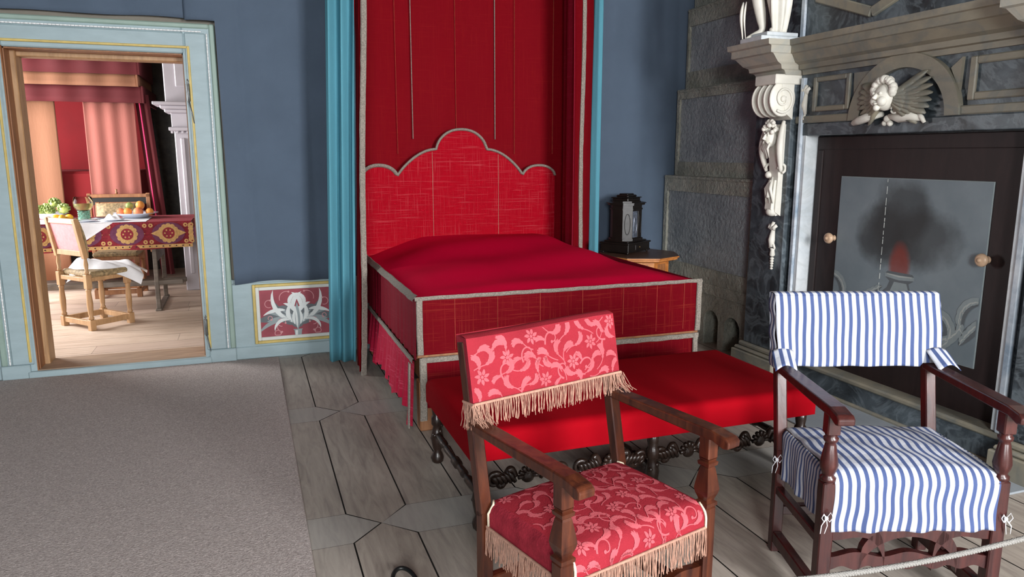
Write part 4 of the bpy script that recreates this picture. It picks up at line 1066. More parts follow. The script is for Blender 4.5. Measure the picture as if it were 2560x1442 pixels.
# winged cherub head under the arch
m = MB(); hx, hy, hz = FX - .09, 3.40, 1.935; r = random.Random(8); c_ = 1.2
def hp(a, b, c): return (hx + a * c_, hy + b * c_, hz + c * c_)
m.ball(hp(0, 0, -.012), .058 * c_, 18, sc=(.9, .9, 1.1)); m.ball(hp(-.035, .026, -.03), .024 * c_, 10); m.ball(hp(-.038, -.018, -.032), .024 * c_, 10)
m.tube([hp(-.048, .006, .004), hp(-.064, .006, -.018), hp(-.05, .006, -.024)], [.008, .015, .008], 8); m.ball(hp(-.045, .006, -.062), .016 * c_, 10)
for sg in (-1, 1): m.ball(hp(-.049, .006 + sg * .02, .004), .008 * c_, 8)
m.tube([hp(-.052, .018, -.041), hp(-.058, .006, -.044), hp(-.052, -.006, -.041)], .006, 6)
for k in range(60):
    a = r.uniform(-.25, pi + .25); e = r.uniform(-.9, .9); m.ball(hp(.018 - .038 * cos(e), .056 * cos(a), .016 + .054 * sin(a)), r.uniform(.014, .026), 7)
part(m, 'cherub_head', M['stucco'])
for sg in (-1, 1):
    m = MB()
    for row, (n_, Lr, off) in enumerate(((9, .27, .0), (8, .19, .012), (6, .12, .022))):
        for k in range(n_):
            A0 = radians((48 if sg == -1 else 40) - k * 95 / n_); L = Lr * (1 - .045 * k) * (1 if sg == -1 else .85); y0_, z0_ = hy + sg * .05, hz - .0 - .008 * k
            pts = [(FX - .045 - off - .02 * (1 - t_), y0_ + sg * L * t_ * cos(A0), z0_ + L * t_ * sin(A0) * .72 - .03 * t_ * t_) for t_ in [i / 7 for i in range(8)]]
            m.tube(pts, [.016, .024, .029, .031, .031, .029, .022, .006], 7, flat=.5)
    part(m, 'wing', M['mlight'])
m = MB()
m.ball((FX - .05, 3.50, 1.84), .028, 10, sc=(.8, 1.1, .9)); m.ball((FX - .05, 3.335, 1.85), .034, 12, sc=(.7, 1.1, 1)); m.tube([(FX - .085, 3.335 + .022 * cos(k * .4), 1.85 + .022 * sin(k * .4)) for k in range(16)], .006, 6)
m.tube([(FX - .05, 3.45, 1.83), (FX - .06, 3.55, 1.815), (FX - .05, 3.62, 1.80), (FX - .04, 3.68, 1.785)], [.016, .028, .026, .016], 8)
m.tube([(FX - .05, 3.40, 1.815), (FX - .06, 3.32, 1.80), (FX - .05, 3.24, 1.81), (FX - .04, 3.18, 1.79)], [.014, .026, .028, .012], 8)
m.tube([(FX - .04, 3.21, 1.82), (FX - .05, 3.18, 1.80), (FX - .04, 3.165, 1.77)], [.012, .014, .010], 6); m.ball((FX - .05, 3.41, 1.80), .022, 10); m.ball((FX - .05, 3.39, 1.775), .018, 8); m.ball((FX - .05, 3.43, 1.776), .016, 8)
part(m, 'ribbon_scroll', M['stucco'])
# hearth slab
hs = MB(); hs.bbox(3.02, FX - .0, 2.3, 4.95, .0005, .012, .003)
ho = struct(hs.build('trim_4', M['hearth']))

# ------------------------------------------------------------------ fireboard closing the opening
fb = thing('fireboard', 'dark brown fireboard painted with a smoking urn, standing in the fireplace opening', 'fireboard', (3.69, 3.36, 0))
m = MB(); BXF = 3.66
m.box(BXF + .006, BXF + .03, OY0 + .01, OY1 - .01, .15, OZ - .01)
fbb = wbuild(m, 'board', M['brownboard'], fb)
m = MB(); m.bbox(BXF - .002, BXF + .01, OY0 + .01, OY1 - .02, 1.50 + .13, OZ - .012, .004); m.bbox(BXF - .001, BXF + .01, OY1 - .07, OY1 - .021, .18, 1.625, .004); wbuild(m, 'board_moulding', M['brownboard'], fb)
m = MB(); m.bbox(BXF - .001, BXF + .007, 2.805, 3.868, .45, 1.458, .002); m.build('pale_edge', M['paint_mid'], fbb, Matrix.Identity(4))
m = MB((-1.2e-5, 0, 0)); m.box(BXF - .003, BXF + .004, 2.810, 3.863, .455, 1.453)
def B1(a, b): return (BXF - .0036, min(3.860, max(2.813, 3.34 - a)), max(.457, b))
def B2(a, b): return (BXF - .0042, min(3.860, max(2.813, 3.34 - a)), max(.457, b))
def B3(a, b): return (BXF - .0048, min(3.860, max(2.813, 3.34 - a)), max(.457, b))
# urn
def body(F, mi, k=1.0):
    zz = [(.46, .05), (.50, .09), (.58, .15), (.68, .165), (.75, .14), (.80, .085), (.84, .07), (.86, .10), (.885, .105), (.90, .09)]
    m.strip([(0, z) for z, w in zz], [2 * w * k for z, w in zz], F, mi)
body(B1, 3); m.strip([(0.01, z) for z in (.50, .6, .7, .78, .84)], [.14, .2, .2, .14, .09], B2, 2)
m.strip([(-.105, .875), (0, .868), (.105, .875)], [.022, .03, .022], B2, 2); m.strip([(-.09, .882), (0, .876), (.09, .882)], [.006, .009, .006], B3, 1)
r = random.Random(4)
for i in range(6):
    for j in range(7):
        x = -.11 + .037 * j + (.018 if i % 2 else 0); z = .50 + i * .052
        if abs(x) < .13: m.blob((x, z), .009, B3, 4, 8)
def leafspray(px, pz, A, L, bend, n=8, w=.05):
    pts = curve((px, pz), A, L, bend, 16); sg = 1 if bend > 0 else -1
    m.strip(pts, taper(16, w * 1.3), B1, 3); m.strip(pts, taper(16, w * .35), B2, 1)
    for k in range(n):
        q = pts[1 + int(k * 14 / n)]; q2 = pts[2 + int(k * 14 / n)]; d_ = atan2(q2[1] - q[1], q2[0] - q[0]); f = sin(pi * (k + 1.5) / (n + 2))
        leaf(m, B2, q, d_ - sg * .7, L * .24 * f + .02, w * .7, sg * 1.1, 2); leaf(m, B3, q, d_ - sg * .55, L * .17 * f + .015, w * .18, sg * 1.1, 1)
        leaf(m, B3, q, d_ + sg * .5, L * .12 * f + .015, w * .2, -sg * 1.0, 2)
for sg in (-1, 1):
    def mi(A): return A if sg == 1 else pi - A
    leafspray(.12 * sg, .80, mi(-.5), .24, -.2 * sg, 6, .035)
    leafspray(.16 * sg, .62, mi(-.9), .36, 2.2 * sg, 8, .06); leafspray(.30 * sg, .52, mi(.1), .34, 3.8 * sg, 9, .05)
    leafspray(.46 * sg, .62, mi(2.4), .30, -2.6 * sg, 7, .045); leafspray(.44 * sg, .56, mi(1.1), .26, -.5 * sg, 7, .05)
# crack along the join of the boards
r = random.Random(2); z = .75
while z < 1.45:
    L = r.uniform(.01, .05); m.bbox(BXF - .0055, BXF - .003, 3.485 + r.uniform(-.001, .001), 3.4885, z, min(1.45, z + L), .0005, 5); z += L + r.uniform(.004, .03)
m.build('painted_panel', [M['fireground'], M['paint_grey'], M['paint_mid'], M['paint_shade'], M['oldred'], M['cream']], fbb, Matrix.Identity(4))
for y in (3.885, 2.79):
    m = MB(); m.lathe([(.012, 0), (.020, .006), (.012, .014), (.011, .03), (.030, .036), (.036, .048), (.033, .060), (.020, .068), (.012, .066), (.010, .074), (.002, .077)], (BXF - .002, y, 1.052), 20, axis=(-1, 0, 0))
    wbuild(m, 'knob', M['knob'], fb)

# ------------------------------------------------------------------ stucco statue on the cornice block
st = thing('statue', 'white stucco figure standing on the cornice block above the fireplace console', 'statue', (3.36, 4.33, 2.34))
m = MB(); m.bbox(-.11, .20, -.10, .13, 0, .03, .004); m.bbox(-.07, .18, -.105, .06, .03, .055, .004); m.build('base_slab', M['mwhite'], st)
sk = bpy.data.meshes.new('figure')
joints = [((.02, 0, .62), .085), ((.01, 0, .74), .08), ((0, 0, .86), .095), ((-.01, 0, .97), .07), ((-.01, 0, 1.02), .035), ((-.02, 0, 1.09), .055), ((-.02, 0, 1.14), .05),
          ((-.01, .05, .56), .062), ((-.05, .06, .34), .045), ((-.02, .045, .20), .040), ((-.0, .035, .08), .024), ((-.05, .08, .045), .022), ((-.085, .10, .03), .012),
          ((.03, -.05, .56), .065), ((-.02, -.06, .34), .05), ((.02, -.055, .20), .040), ((.04, -.05, .08), .026), ((-.02, -.07, .065), .02),
          ((-.01, .11, .95), .038), ((-.05, .16, .84), .03), ((-.10, .12, .75), .024), ((-.13, .10, .73), .018),
          ((-.01, -.11, .95), .038), ((-.04, -.15, .83), .03), ((-.02, -.16, .70), .024), ((-.03, -.16, .66), .018)]
ed = [(0, 1), (1, 2), (2, 3), (3, 4), (4, 5), (5, 6), (0, 7), (7, 8), (8, 9), (9, 10), (10, 11), (11, 12), (0, 13), (13, 14), (14, 15), (15, 16), (16, 17), (3, 18), (18, 19), (19, 20), (20, 21), (3, 22), (22, 23), (23, 24), (24, 25)]
sk.from_pydata([j[0] for j in joints], ed, []); so = bpy.data.objects.new('figure', sk); COL.objects.link(so); so.parent = st; sk.materials.append(M['stucco'])
md = so.modifiers.new('skin', 'SKIN'); md.use_smooth_shade = True
for i, (p, rr) in enumerate(joints): sk.skin_vertices[0].data[i].radius = (rr, rr)
sk.skin_vertices[0].data[0].use_root = True; so.modifiers.new('sub', 'SUBSURF').levels = 2; so.modifiers['sub'].render_levels = 2
m = MB()
def drape(a, b):
    th = -2.6 + 3.2 * a; z = .045 + .62 * b; R_ = .085 + .035 * sin(pi * b) - .03 * (1 - b) + .010 * sin(a * 26 + b * 3)
    return (.05 + R_ * cos(th) * 1.1 * (1 - .2 * b), -.035 + R_ * sin(th) + .03 * b, z)
m.grid(drape, 60, 16); dd = m.build('drapery', M['stucco'], st); dd.modifiers.new('s', 'SOLIDIFY').thickness = .006
m = MB()
for (o_, w_) in ((0, 1), (.03, .5)):
    pts = [(-.10 - .01 * sin(k * .5), .125 - o_, .27 - .03 * k + .0) for k in range(10)]
    m.tube(pts, [w_ * v for v in (.012, .026, .034, .034, .030, .024, .018, .014, .010, .008)], 8, flat=.45)
m.build('drapery_end', M['stucco'], st)

# ------------------------------------------------------------------ bedside table with a black cabinet
tb = thing('side_table', 'small round inlaid table with orange-brown edge between bed and chimney', 'table', (3.16, 5.60, 0))
m = MB(); m.lathe([(.31, .715), (.335, .725), (.335, .737), (.35, .742), (.35, .752)], (0, 0, 0), 8, smooth=False); m.build('table_edge', M['orangewood'], tb)
m = MB(); m.lathe([(.35, .7525), (.348, .757)], (0, 0, 0), 8, smooth=False); m.build('table_top', M['tabletop'], tb)
m = MB(); m.lathe([(.26, .60), (.26, .715)], (0, 0, 0), 8, smooth=False)
for k in range(8):
    a = 2 * pi * (k + .5) / 8
    for j in range(-2, 3): m.box(-.004, .004, -.006, .006, .625, .69, 1, Matrix.Rotation(a, 4, 'Z') @ Matrix.Translation((.240, j * .022, 0)))
m.build('apron', [M['orangewood'], M['jamb']], tb)
for k in range(4):
    a = pi / 4 + k * pi / 2; m = MB(); m.lathe([(.03, 0), (.035, .03), (.02, .06), (.022, .1), (.032, .25), (.02, .4), (.03, .5), (.032, .61)], (.24 * cos(a), .24 * sin(a), 0), 12); m.build('leg', M['orangewood'], tb)
m = MB(); m.bbox(-.2, .2, -.02, .02, .12, .15, .004); m.bbox(-.02, .02, -.2, .2, .12, .15, .004); m.build('stretcher', M['orangewood'], tb)
cb = thing('cabinet', 'small black ebony tabernacle cabinet with engraved silver panel on the round table', 'cabinet', (3.09, 5.72, .757), radians(31))
cb.scale = (1.1, 1.1, 1.1)
m = MB(); m.bbox(-.165, .165, -.125, .125, .016, .085, .003); m.bbox(-.175, .175, -.133, .133, .075, .088, .004); m.bbox(-.172, .172, -.130, .130, .014, .026, .004)
m.bbox(-.145, .145, -.11, .11, .086, .10, .006); m.build('plinth', M['ebony'], cb)
m = MB(); m.bbox(-.055, .055, -.1275, -.12, .03, .07, .002); dr_ = m.build('drawer', M['ebony'], cb)
q = MB(); q.ball((0, -.131, .05), .005, 8); q.build('keyhole_knob', M['dullgold'], dr_)
for sx in (-1, 1):
    for sy in (-1, 1):
        m = MB(); m.ball((sx * .15, sy * .11, .010), .0115, 10); m.build('bun_foot', M['ebony'], cb)
def octo(r, c): return [(r, -c), (r, c), (c, r), (-c, r), (-r, c), (-r, -c), (-c, -r), (c, -r)]
def oprism(m, w, d_, ch, z0, z1, mi=0):
    P = [(w, -d_ + ch), (w, d_ - ch), (w - ch, d_), (-w + ch, d_), (-w, d_ - ch), (-w, -d_ + ch), (-w + ch, -d_), (w - ch, -d_)]
    m.prism(P, lambda x, y: (x, y, z0), lambda x, y: (x, y, z1), mi)
m = MB(); oprism(m, .125, .10, .055, .10, .375); oprism(m, .135, .11, .058, .10, .118); oprism(m, .132, .105, .058, .338, .350)
oprism(m, .145, .118, .06, .375, .388); oprism(m, .155, .125, .062, .388, .394); oprism(m, .12, .09, .05, .394, .405)
m.build('case', M['ebony'], cb)
m = MB(); m.bbox(-.095, .095, -.07, .07, .404, .428, .004); m.bbox(-.105, .105, -.078, .078, .428, .435, .003); m.bbox(-.07, .07, -.055, .055, .434, .452, .008); m.bbox(-.05, .05, -.04, .04, .45, .462, .006); m.build('stepped_top', M['ebony'], cb)
m = MB(); m.bbox(-.064, .0, -.1035, -.099, .125, .33, .001)
for k in range(24):
    a = 2 * pi * k / 24; a2 = 2 * pi * (k + 1) / 24; m.bar((-.032 + .022 * cos(a), -.105, .228 + .075 * sin(a)), (-.032 + .022 * cos(a2), -.105, .228 + .075 * sin(a2)), .003, .003, 1, up=(0, 1, 0), b=.0005)
m.build('engraved_panel', [M['mirror'], M['pewter']], cb)
m = MB(); m.bbox(.010, .066, -.1035, -.099, .125, .33, .0015)
for k in range(24):
    a = 2 * pi * k / 24; a2 = 2 * pi * (k + 1) / 24; m.bar((.038 + .018 * cos(a), -.105, .228 + .08 * sin(a)), (.038 + .018 * cos(a2), -.105, .228 + .08 * sin(a2)), .002, .002, up=(0, 1, 0), b=.0005)
m.ball((.016, -.106, .23), .004, 8); m.build('door', M['ebony'], cb)
m = MB(); Rm = Matrix.Translation((-.098, -.072, 0)) @ Matrix.Rotation(radians(-45), 4, 'Z')
for k in range(24):
    a = 2 * pi * k / 24; a2 = 2 * pi * (k + 1) / 24; m.bar(Rm @ Vector((.022 * cos(a), -.003, .228 + .08 * sin(a))), Rm @ Vector((.022 * cos(a2), -.003, .228 + .08 * sin(a2))), .003, .003, up=(0, 1, 0), b=.0005)
m.build('side_door_moulding', M['ebony'], cb)

# ------------------------------------------------------------------ rope barrier and iron loop
m = MB(); p0, p1 = Vector((.95, 1.335, .60)), Vector((2.1, 1.205, .64))
for s_ in range(3):
    pts = []
    for k in range(420):
        t_ = k / 419; q = p0 + (p1 - p0) * t_ + Vector((0, 0, -.035 * sin(pi * t_))); a = t_ * 300 + s_ * 2.094
        pts.append(q + Vector((.0 , .0036 * cos(a), .0036 * sin(a))))
    m.tube(pts, .0042, 6)
rp = tag(m.build('barrier_rope', M['rope']), 'thin grey twisted barrier rope crossing in front of the striped chair', 'rope')
m = MB(); 
hk = thing('iron_loop', 'black bent iron loop on the floorboards beside the carpet edge', 'iron loop', (.47, 2.50, 0))
m.tube([(.045 * cos(a) * 1.0, .10 * sin(a), .012 + .02 * (sin(a) + 1) / 2) for a in [pi * 1.5 + 2 * pi * k / 30 for k in range(31)]], .0085, 8)
m.build('loop', M['iron'], hk)
m = MB(); m.tube([(0, -.10, .012), (0, -.2, .012)], .0085, 8); m.build('shank', M['iron'], hk)

# ------------------------------------------------------------------ the far room
FY0, FY1 = YB + .3, 11.4
m = MB(); r = random.Random(11)
m.box(-4.0, 1.2, FY0, FY1, -.1, -.006, 1)
y = FY0; 
while y < FY1:
    x = -4.0
    w = .26
    while x < 1.2:
        L = r.uniform(1.2, 2.6); x2 = min(1.2, x + L); k = r.choice((0, .1, .2, .9)) ; m.add([(x + .001, y + .002, 0), (x2 - .001, y + .002, 0), (x2 - .001, y + w - .002, 0), (x + .001, y + w - .002, 0)], [(0, 1, 2, 3)], 0, [(k, 0)] * 4); x = x2
    y += w
struct(m.build('floor_far', [M['farfloor'], M['gap']]))
m = MB(); m.box(-4.2, 1.4, FY1, FY1 + .2, 0, 3.6); struct(m.build('wall_far', M['leather']))
m = MB(); m.box(1.2, 1.4, FY0, FY1, 0, 3.6); struct(m.build('wall_far_right', M['plaster']))
m = MB(); m.box(-4.2, -4.0, FY0, 7.4, 0, 3.6); m.box(-4.2, -4.0, 9.8, FY1, 0, 3.6); m.box(-4.2, -4.0, 7.4, 9.8, 0, .8); m.box(-4.2, -4.0, 7.4, 9.8, 2.8, 3.6); struct(m.build('wall_far_left', M['plaster']))
m = MB(); m.box(-4.2, 1.4, FY0, FY1 + .2, 3.6, 3.8); struct(m.build('ceiling_far', M['ceiling']))
m = MB(); m.box(-4.2, XL - .2, YB, FY0, 0, 3.6); struct(m.build('wall_far_near', M['plaster']))
m = MB()
for yy in (7.4, 8.6, 9.8): m.box(-4.12, -4.06, yy - .03, yy + .03, .8, 2.8)
for z in (.8, 1.45, 2.1, 2.77): m.box(-4.11, -4.07, 7.4, 9.8, z, z + .03)
w = struct(m.build('window_3', M['paint'])); g = MB(); g.box(-4.1, -4.095, 7.4, 9.8, .8, 2.8); g.build('pane', M['glass'], w)
# grey-white door surround of the far room
gp = thing('door_surround', 'grey-white carved door surround with cornice in the far room', 'door surround', (-.6, 9.6, 0))
GX = gp.location.x
m = MB()
m.bbox(-.85, -.2, 9.45, 9.8, 0, 1.86, .01)
for x in (-.79, -.67, -.55): m.bbox(x, x + .05, 9.43, 9.46, .2, 1.78, .01)
wbuild(m, 'pilaster', M['greydoor'], gp)
m = MB(); m.bbox(-.90, -.2, 9.38, 9.8, 1.86, 1.90, .006)
for k in range(12): m.bbox(-.88 + k * .055, -.855 + k * .055, 9.40, 9.43, 1.83, 1.86, .003)
m.bbox(-.87, -.2, 9.43, 9.8, 1.90, 2.06, .005); m.bbox(-.93, -.2, 9.36, 9.8, 2.06, 2.10, .01); m.bbox(-.97, -.2, 9.32, 9.8, 2.10, 2.14, .01); m.bbox(-1.04, -.2, 9.26, 9.8, 2.14, 2.175, .006)
wbuild(m, 'cornice', M['greydoor'], gp)
m = MB(); m.bbox(-.92, -.2, 9.45, 9.8, 2.175, 3.2, .01); m.bbox(-.80, -.6, 9.43, 9.46, 2.35, 3.1, .01); wbuild(m, 'upper_panel', M['greydoor'], gp)

gp.location.x = GX + .11
# red canopy bed of the far room
fbed = thing('canopy_bed', 'far room canopy bed with salmon curtains and red valance', 'bed', (-1.9, 10.3, 0))
m = MB()
def fcur(x0, x1, y, z0, z1, amp, nf, mat, name, ph=0, pw=0):
    m = MB(); m.grid(lambda a, b: (x0 + (x1 - x0) * a + pw * (1 - b), y + amp * sin(2 * pi * nf * a + ph) * (1.1 - .3 * b), z0 + (z1 - z0) * b), int(nf * 14) + 8, 6, thick=(0, .006, 0)); return wbuild(m, name, mat, fbed)
fcur(-2.55, -1.98, 9.8, .15, 2.30, .005, 2, M['orangecloth'], 'curtain')
fcur(-1.70, -1.17, 9.8, .15, 2.30, .007, 3.3, M['pinecloth'], 'curtain')
fcur(-1.17, -1.02, 9.85, .15, 2.28, .02, 2, M['farred'], 'side_curtain', 1, .13)
m = MB(); m.tube([(-1.115 + .12 * (1 - z / 2.2), 9.80, z) for z in (.2, .8, 1.4, 2.2)], .007, 6); wbuild(m, 'pink_edging', M['magenta'], fbed)
m = MB(); m.bbox(-3.0, -1.15, 11.2, 11.25, .5, 3.0, .005); wbuild(m, 'head_cloth', M['farbright'], fbed)
m = MB(); m.bbox(-3.0, -1.2, 9.9, 11.2, .45, 1.40, .03); wbuild(m, 'bed_cover', M['farbright'], fbed)
def band(z0, z1, y, mat, xo, nm):
    m = MB(); m.grid(lambda a, b: (-3.05 + (3.05 + xo) * a, y + .008 * sin(a * 40), z0 + (z1 - z0) * b), 60, 3, thick=(0, .02, 0))
    m.grid(lambda a, b: (xo, y + 1.4 * a, z0 + (z1 - z0) * b), 10, 3, thick=(-.02, 0, 0)); return wbuild(m, nm, mat, fbed)
band(2.18, 2.37, 9.74, M['farred'], -1.06, 'lower_valance'); band(2.36, 2.50, 9.70, M['orangecloth'], -1.10, 'orange_band'); band(2.49, 2.95, 9.66, M['farred'], -1.07, 'upper_valance')
m = MB(); m.bbox(-3.05, -1.1, 9.75, 11.3, 2.9, 2.95, .01); wbuild(m, 'canopy', M['farred'], fbed)

# table with carpet
TX0, TX1, TY0, TY1, TZ = -2.65, -.555, 8.28, 9.15, .925
ft = thing('trestle_table', 'old grey-brown trestle table under a patterned carpet in the far room', 'table', (-1.6, 8.7, 0))
m = MB(); m.bbox(TX0 + .02, TX1 - .03, TY0 + .02, TY1 - .02, TZ - .05, TZ - .008, .004); wbuild(m, 'table_top', M['greywood'], ft)
for x in (-.93, -2.2):
    m = MB(); P = [(8.30, 0), (8.36, 0), (8.40, .1), (8.42, .4), (8.50, .55), (8.50, .7), (8.62, .86), (8.84, .86), (8.96, .7), (8.96, .55), (9.02, .4), (9.04, .1), (9.08, 0), (9.14, 0), (9.10, .3), (9.16, .87), (8.30, .87), (8.34, .3)]
    m.bbox(x - .02, x + .02, 8.31, 8.37, 0.02, .874, .004); m.bbox(x - .02, x + .02, 9.06, 9.12, 0.02, .874, .004); m.bbox(x - .018, x + .018, 8.37, 9.06, .5, .874, .004); m.bbox(x - .03, x + .03, 8.27, 9.16, 0.0, .02, .006)
    wbuild(m, 'trestle', M['greywood'], ft)
for y, z in ((8.34, .29), (8.80, .24)):
    m = MB(); m.bbox(-2.5, -.68, y - .02, y + .02, z - .025, z + .025, .006); wbuild(m, 'stretcher', M['greywood'], ft)
cp = MB((0, -1.2e-5, 0))
def cwave(x): return .01 * sin(x * 7)
cp.grid(lambda a, b: (TX0 + (TX1 - TX0) * a, TY0 + (TY1 - TY0) * b, TZ), 10, 4)
cp.grid(lambda a, b: (TX0 + (TX1 - TX0) * a, TY0 - .006 - .012 * (1 - b) * (1 + sin(a * 19)), .655 + cwave(a * 2) * (1 - b) + (TZ - .655 - cwave(a * 2) * (1 - b) * 0) * b), 60, 6)
cp.grid(lambda a, b: (TX1 + .006 + .05 * (1 - b) * (1 - a * .4), TY0 + (TY1 - TY0) * a, .60 + .07 * a + (TZ - .60 - .07 * a) * b), 20, 6)
def C1(a, b): return (TX0 + a, TY0 - .028 + .016 * (b / .27), .657 + b)
def C2(a, b): p = C1(a, b); return (p[0], p[1] - .001, p[2])
def C3(a, b): p = C1(a, b); return (p[0], p[1] - .002, p[2])
def C4(a, b): p = C1(a, b); return (p[0], p[1] - .003, p[2])
LN = TX1 - TX0
cp.strip([(i * LN / 30, .02) for i in range(31)], [.034] * 31, C1, 1)
for i in range(34): cp.blob((.03 + i * LN / 34, .02), .008, C2, 2, 6)
for i in range(-1, 7):
    cx_ = LN - .22 - i * .38
    if cx_ < .1: continue
    cp.blob((cx_, .15), .155, C1, 3, 20, (1, .72))
    for k in range(12):
        a = 2 * pi * k / 12; cp.blob((min(LN - .01, cx_ + .075 * cos(a)), .15 + .075 * sin(a)), .026, C2, 1, 8)
    for sx in (-1, 1):
        if cx_ + sx * .14 < LN: cp.add([C2(cx_ + sx * .08, .19), C2(cx_ + sx * .08, .11), C2(min(LN - .005, cx_ + sx * .165), .15)], [(0, 1, 2)], 1)
    cp.blob((cx_, .15), .078, C3, 1, 16); cp.blob((cx_, .15), .058, C4, 0, 16)
    for k in range(6):
        a = 2 * pi * k / 6; cp.blob((cx_ + .034 * cos(a), .15 + .034 * sin(a)), .009, lambda a_, b_: (TX0 + a_, C1(a_, b_)[1] - .004, .657 + b_), 1, 6)
    for (dx, dz) in ((.19, .23), (.19, .065)):
        for sx in (-.028, .028):
            if cx_ - dx > .03: cp.blob((cx_ - dx + sx, dz), .022, C2, 1, 7); cp.blob((cx_ - dx + sx, dz), .008, C3, 0, 6)
M['carpet_red'] = simple('carpet_red', lin('#8a2430'), .9, .25, 60, .3, 120); M['carpet_tan'] = simple('carpet_tan', lin('#c49a62'), .9, .2, 60, .3, 120); M['carpet_dark'] = simple('carpet_black', lin('#40222c'), .9, .1, 20); M['carpet_violet'] = simple('carpet_violet', lin('#6a3550'), .9, .2, 40)
tag(cp.build('table_carpet', [M['carpet_red'], M['carpet_tan'], M['carpet_dark'], M['carpet_violet']]), 'red and tan medallion carpet draped over the far room table', 'table carpet')
m = MB(); m.grid(lambda a, b: (-2.64 + 1.66 * a + .30 * (1 - a) * 0, TY0 - .002 + .62 * b - 0 * a, TZ + .003 + .002 * sin(a * 30) * sin(b * 20)), 40, 12)
tri = [(-1.83, TZ + .003), (-1.27, TZ + .003), (-1.665, .66)]
def T(a, b):
    top = -1.83 + .56 * a; return (top + (-1.665 - top) * b, TY0 - .034 - .01 * sin(a * 6) * b, (TZ + .003) + (.66 - TZ) * b)
m.grid(T, 14, 14)
tag(m.build('table_cloth', M['linen']), 'white linen cloth with a corner hanging over the carpet-covered table', 'tablecloth')

# things on the far table
def dish(name, label, x, y, r_, mat, h=.03, z=TZ + .006, grp=None, cat='dish'):
    m = MB(); m.lathe([(r_ * .45, 0), (r_ * .55, .004), (r_ * .75, h * .6), (r_, h), (r_ * 1.0, h + .004), (r_ * .72, h * .7), (r_ * .5, .010), (.001, .010)], (0, 0, 0), 28)
    o = m.build(name, mat); o.location = (x, y, z); return tag(o, label, cat, grp)
dish('bowl', 'pale china bowl full of green artichokes at the left end of the table', -1.95, 8.93, .17, M['porcelain'], .06, cat='bowl')
dish('dish', 'small pewter dish holding three lemons in front of the artichokes', -1.745, 8.47, .11, M['pewter'], .03)
dish('dish', 'large blue-white china dish heaped with oranges and peaches', -1.13, 8.82, .22, M['porcelain'], .05)
dish('plate', 'white plate holding a crumpled napkin in front of the goblet', -1.30, 8.47, .115, M['porcelain'], .012, cat='plate')
dish('plate', 'flat white plate in front of the green-stemmed goblet', -1.53, 8.43, .10, M['porcelain'], .01, cat='plate')
dish('plate', 'white plate behind the crumpled napkin', -1.42, 8.66, .085, M['pewter'], .02, cat='plate')
def artichoke():
    t_ = thing('artichoke', '', 'artichoke', (0, 0, 0), 0, 'artichokes in the bowl'); m = MB(); m.ball((0, 0, 0), .045, 10, sc=(1, 1, .9))
    m.build('heart', M['yellowgreen'], t_); m = MB()
    for j in range(4):
        for k in range(8):
            a = 2 * pi * (k + .5 * (j % 2)) / 8; e = -.3 + .42 * j; c_ = Vector((cos(a) * cos(e), sin(a) * cos(e), sin(e) * .9))
            m.tube([c_ * .04, c_ * .056 + Vector((0, 0, .012)), c_ * .05 + Vector((0, 0, .034 - .004 * j))], [.014, .017, .004], 6, flat=.4)
    m.build('leaves', M['greenfruit'], t_); return t_
def copy_tree(o, loc):
    c = o.copy(); COL.objects.link(c); c.location = loc
    for ch in o.children: k = ch.copy(); COL.objects.link(k); k.parent = c
    return c
A0 = artichoke(); pos = [((-2.03, 8.88, 1.02), 'yellow-green artichoke at the left rim of the bowl'), ((-1.94, 8.85, 1.02), 'yellow-green artichoke at the front of the bowl'), ((-1.91, 8.96, 1.085), 'topmost yellow-green artichoke on the heap in the bowl'), ((-1.80, 8.82, 1.035), 'green artichoke at the right rim of the bowl'), ((-1.99, 9.0, 1.03), 'green artichoke half hidden at the back of the bowl')]
for i, (p, l) in enumerate(pos):
    o = A0 if i == 0 else copy_tree(A0, p); o.location = p; o['label'] = l; o.rotation_euler = (.3 * i, .2 * i, i)
def fruit(kind, label, x, y, z, r_, mat, grp, sc_=(1, 1, 1), rz=0):
    m = MB(); m.ball((0, 0, 0), r_, 14, sc=sc_)
    if kind == 'lemon': m.tube([(r_ * sc_[0] * .9, 0, 0), (r_ * sc_[0] * 1.12, 0, 0)], [r_ * .35, r_ * .12], 8)
    o = m.build(kind, mat); o.location = (x, y, z); o.rotation_euler.z = rz; return tag(o, label, kind, grp)
for x, y, rz, l in ((-1.80, 8.47, .3, 'lemon at the left of the pewter dish'), (-1.742, 8.43, 1.4, 'lemon in the middle of the pewter dish'), (-1.69, 8.475, 2.6, 'lemon at the right of the pewter dish')):
    fruit('lemon', l, x, y, .975, .034, M['lemon'], 'lemons in the pewter dish', (1.25, .95, .95), rz)
for x, y, z, r_, k, mt, l in ((-1.265, 8.77, .995, .042, 'peach', M['peach'], 'peach at the left end of the large dish'), (-1.195, 8.74, .998, .042, 'orange', M['orangefruit'], 'orange beside the leftmost peach on the large dish'), (-1.095, 8.72, .995, .05, 'peach', M['peach'], 'rosy peach in front under the top orange'),
    (-1.075, 8.76, 1.065, .045, 'orange', M['orangefruit'], 'topmost orange on the heap of fruit'), (-.985, 8.73, .995, .040, 'orange', M['orangefruit'], 'orange at the right end of the large dish'), (-1.185, 8.82, 1.055, .040, 'lime', M['greenfruit'], 'round green fruit at the back of the large dish')):
    fruit(k, l, x, y, z, r_, mt, 'fruit on the large dish')
gb = thing('goblet', 'large glass goblet of white wine with a knobbly green stem', 'goblet', (-1.60, 8.72, TZ + .004))
m = MB(); m.lathe([(.038, .085), (.07, .10), (.09, .14), (.094, .18), (.082, .235), (.079, .235), (.09, .18), (.086, .142), (.066, .104), (.036, .09)], (0, 0, 0), 28); m.build('bowl', M['goblet_glass'], gb)
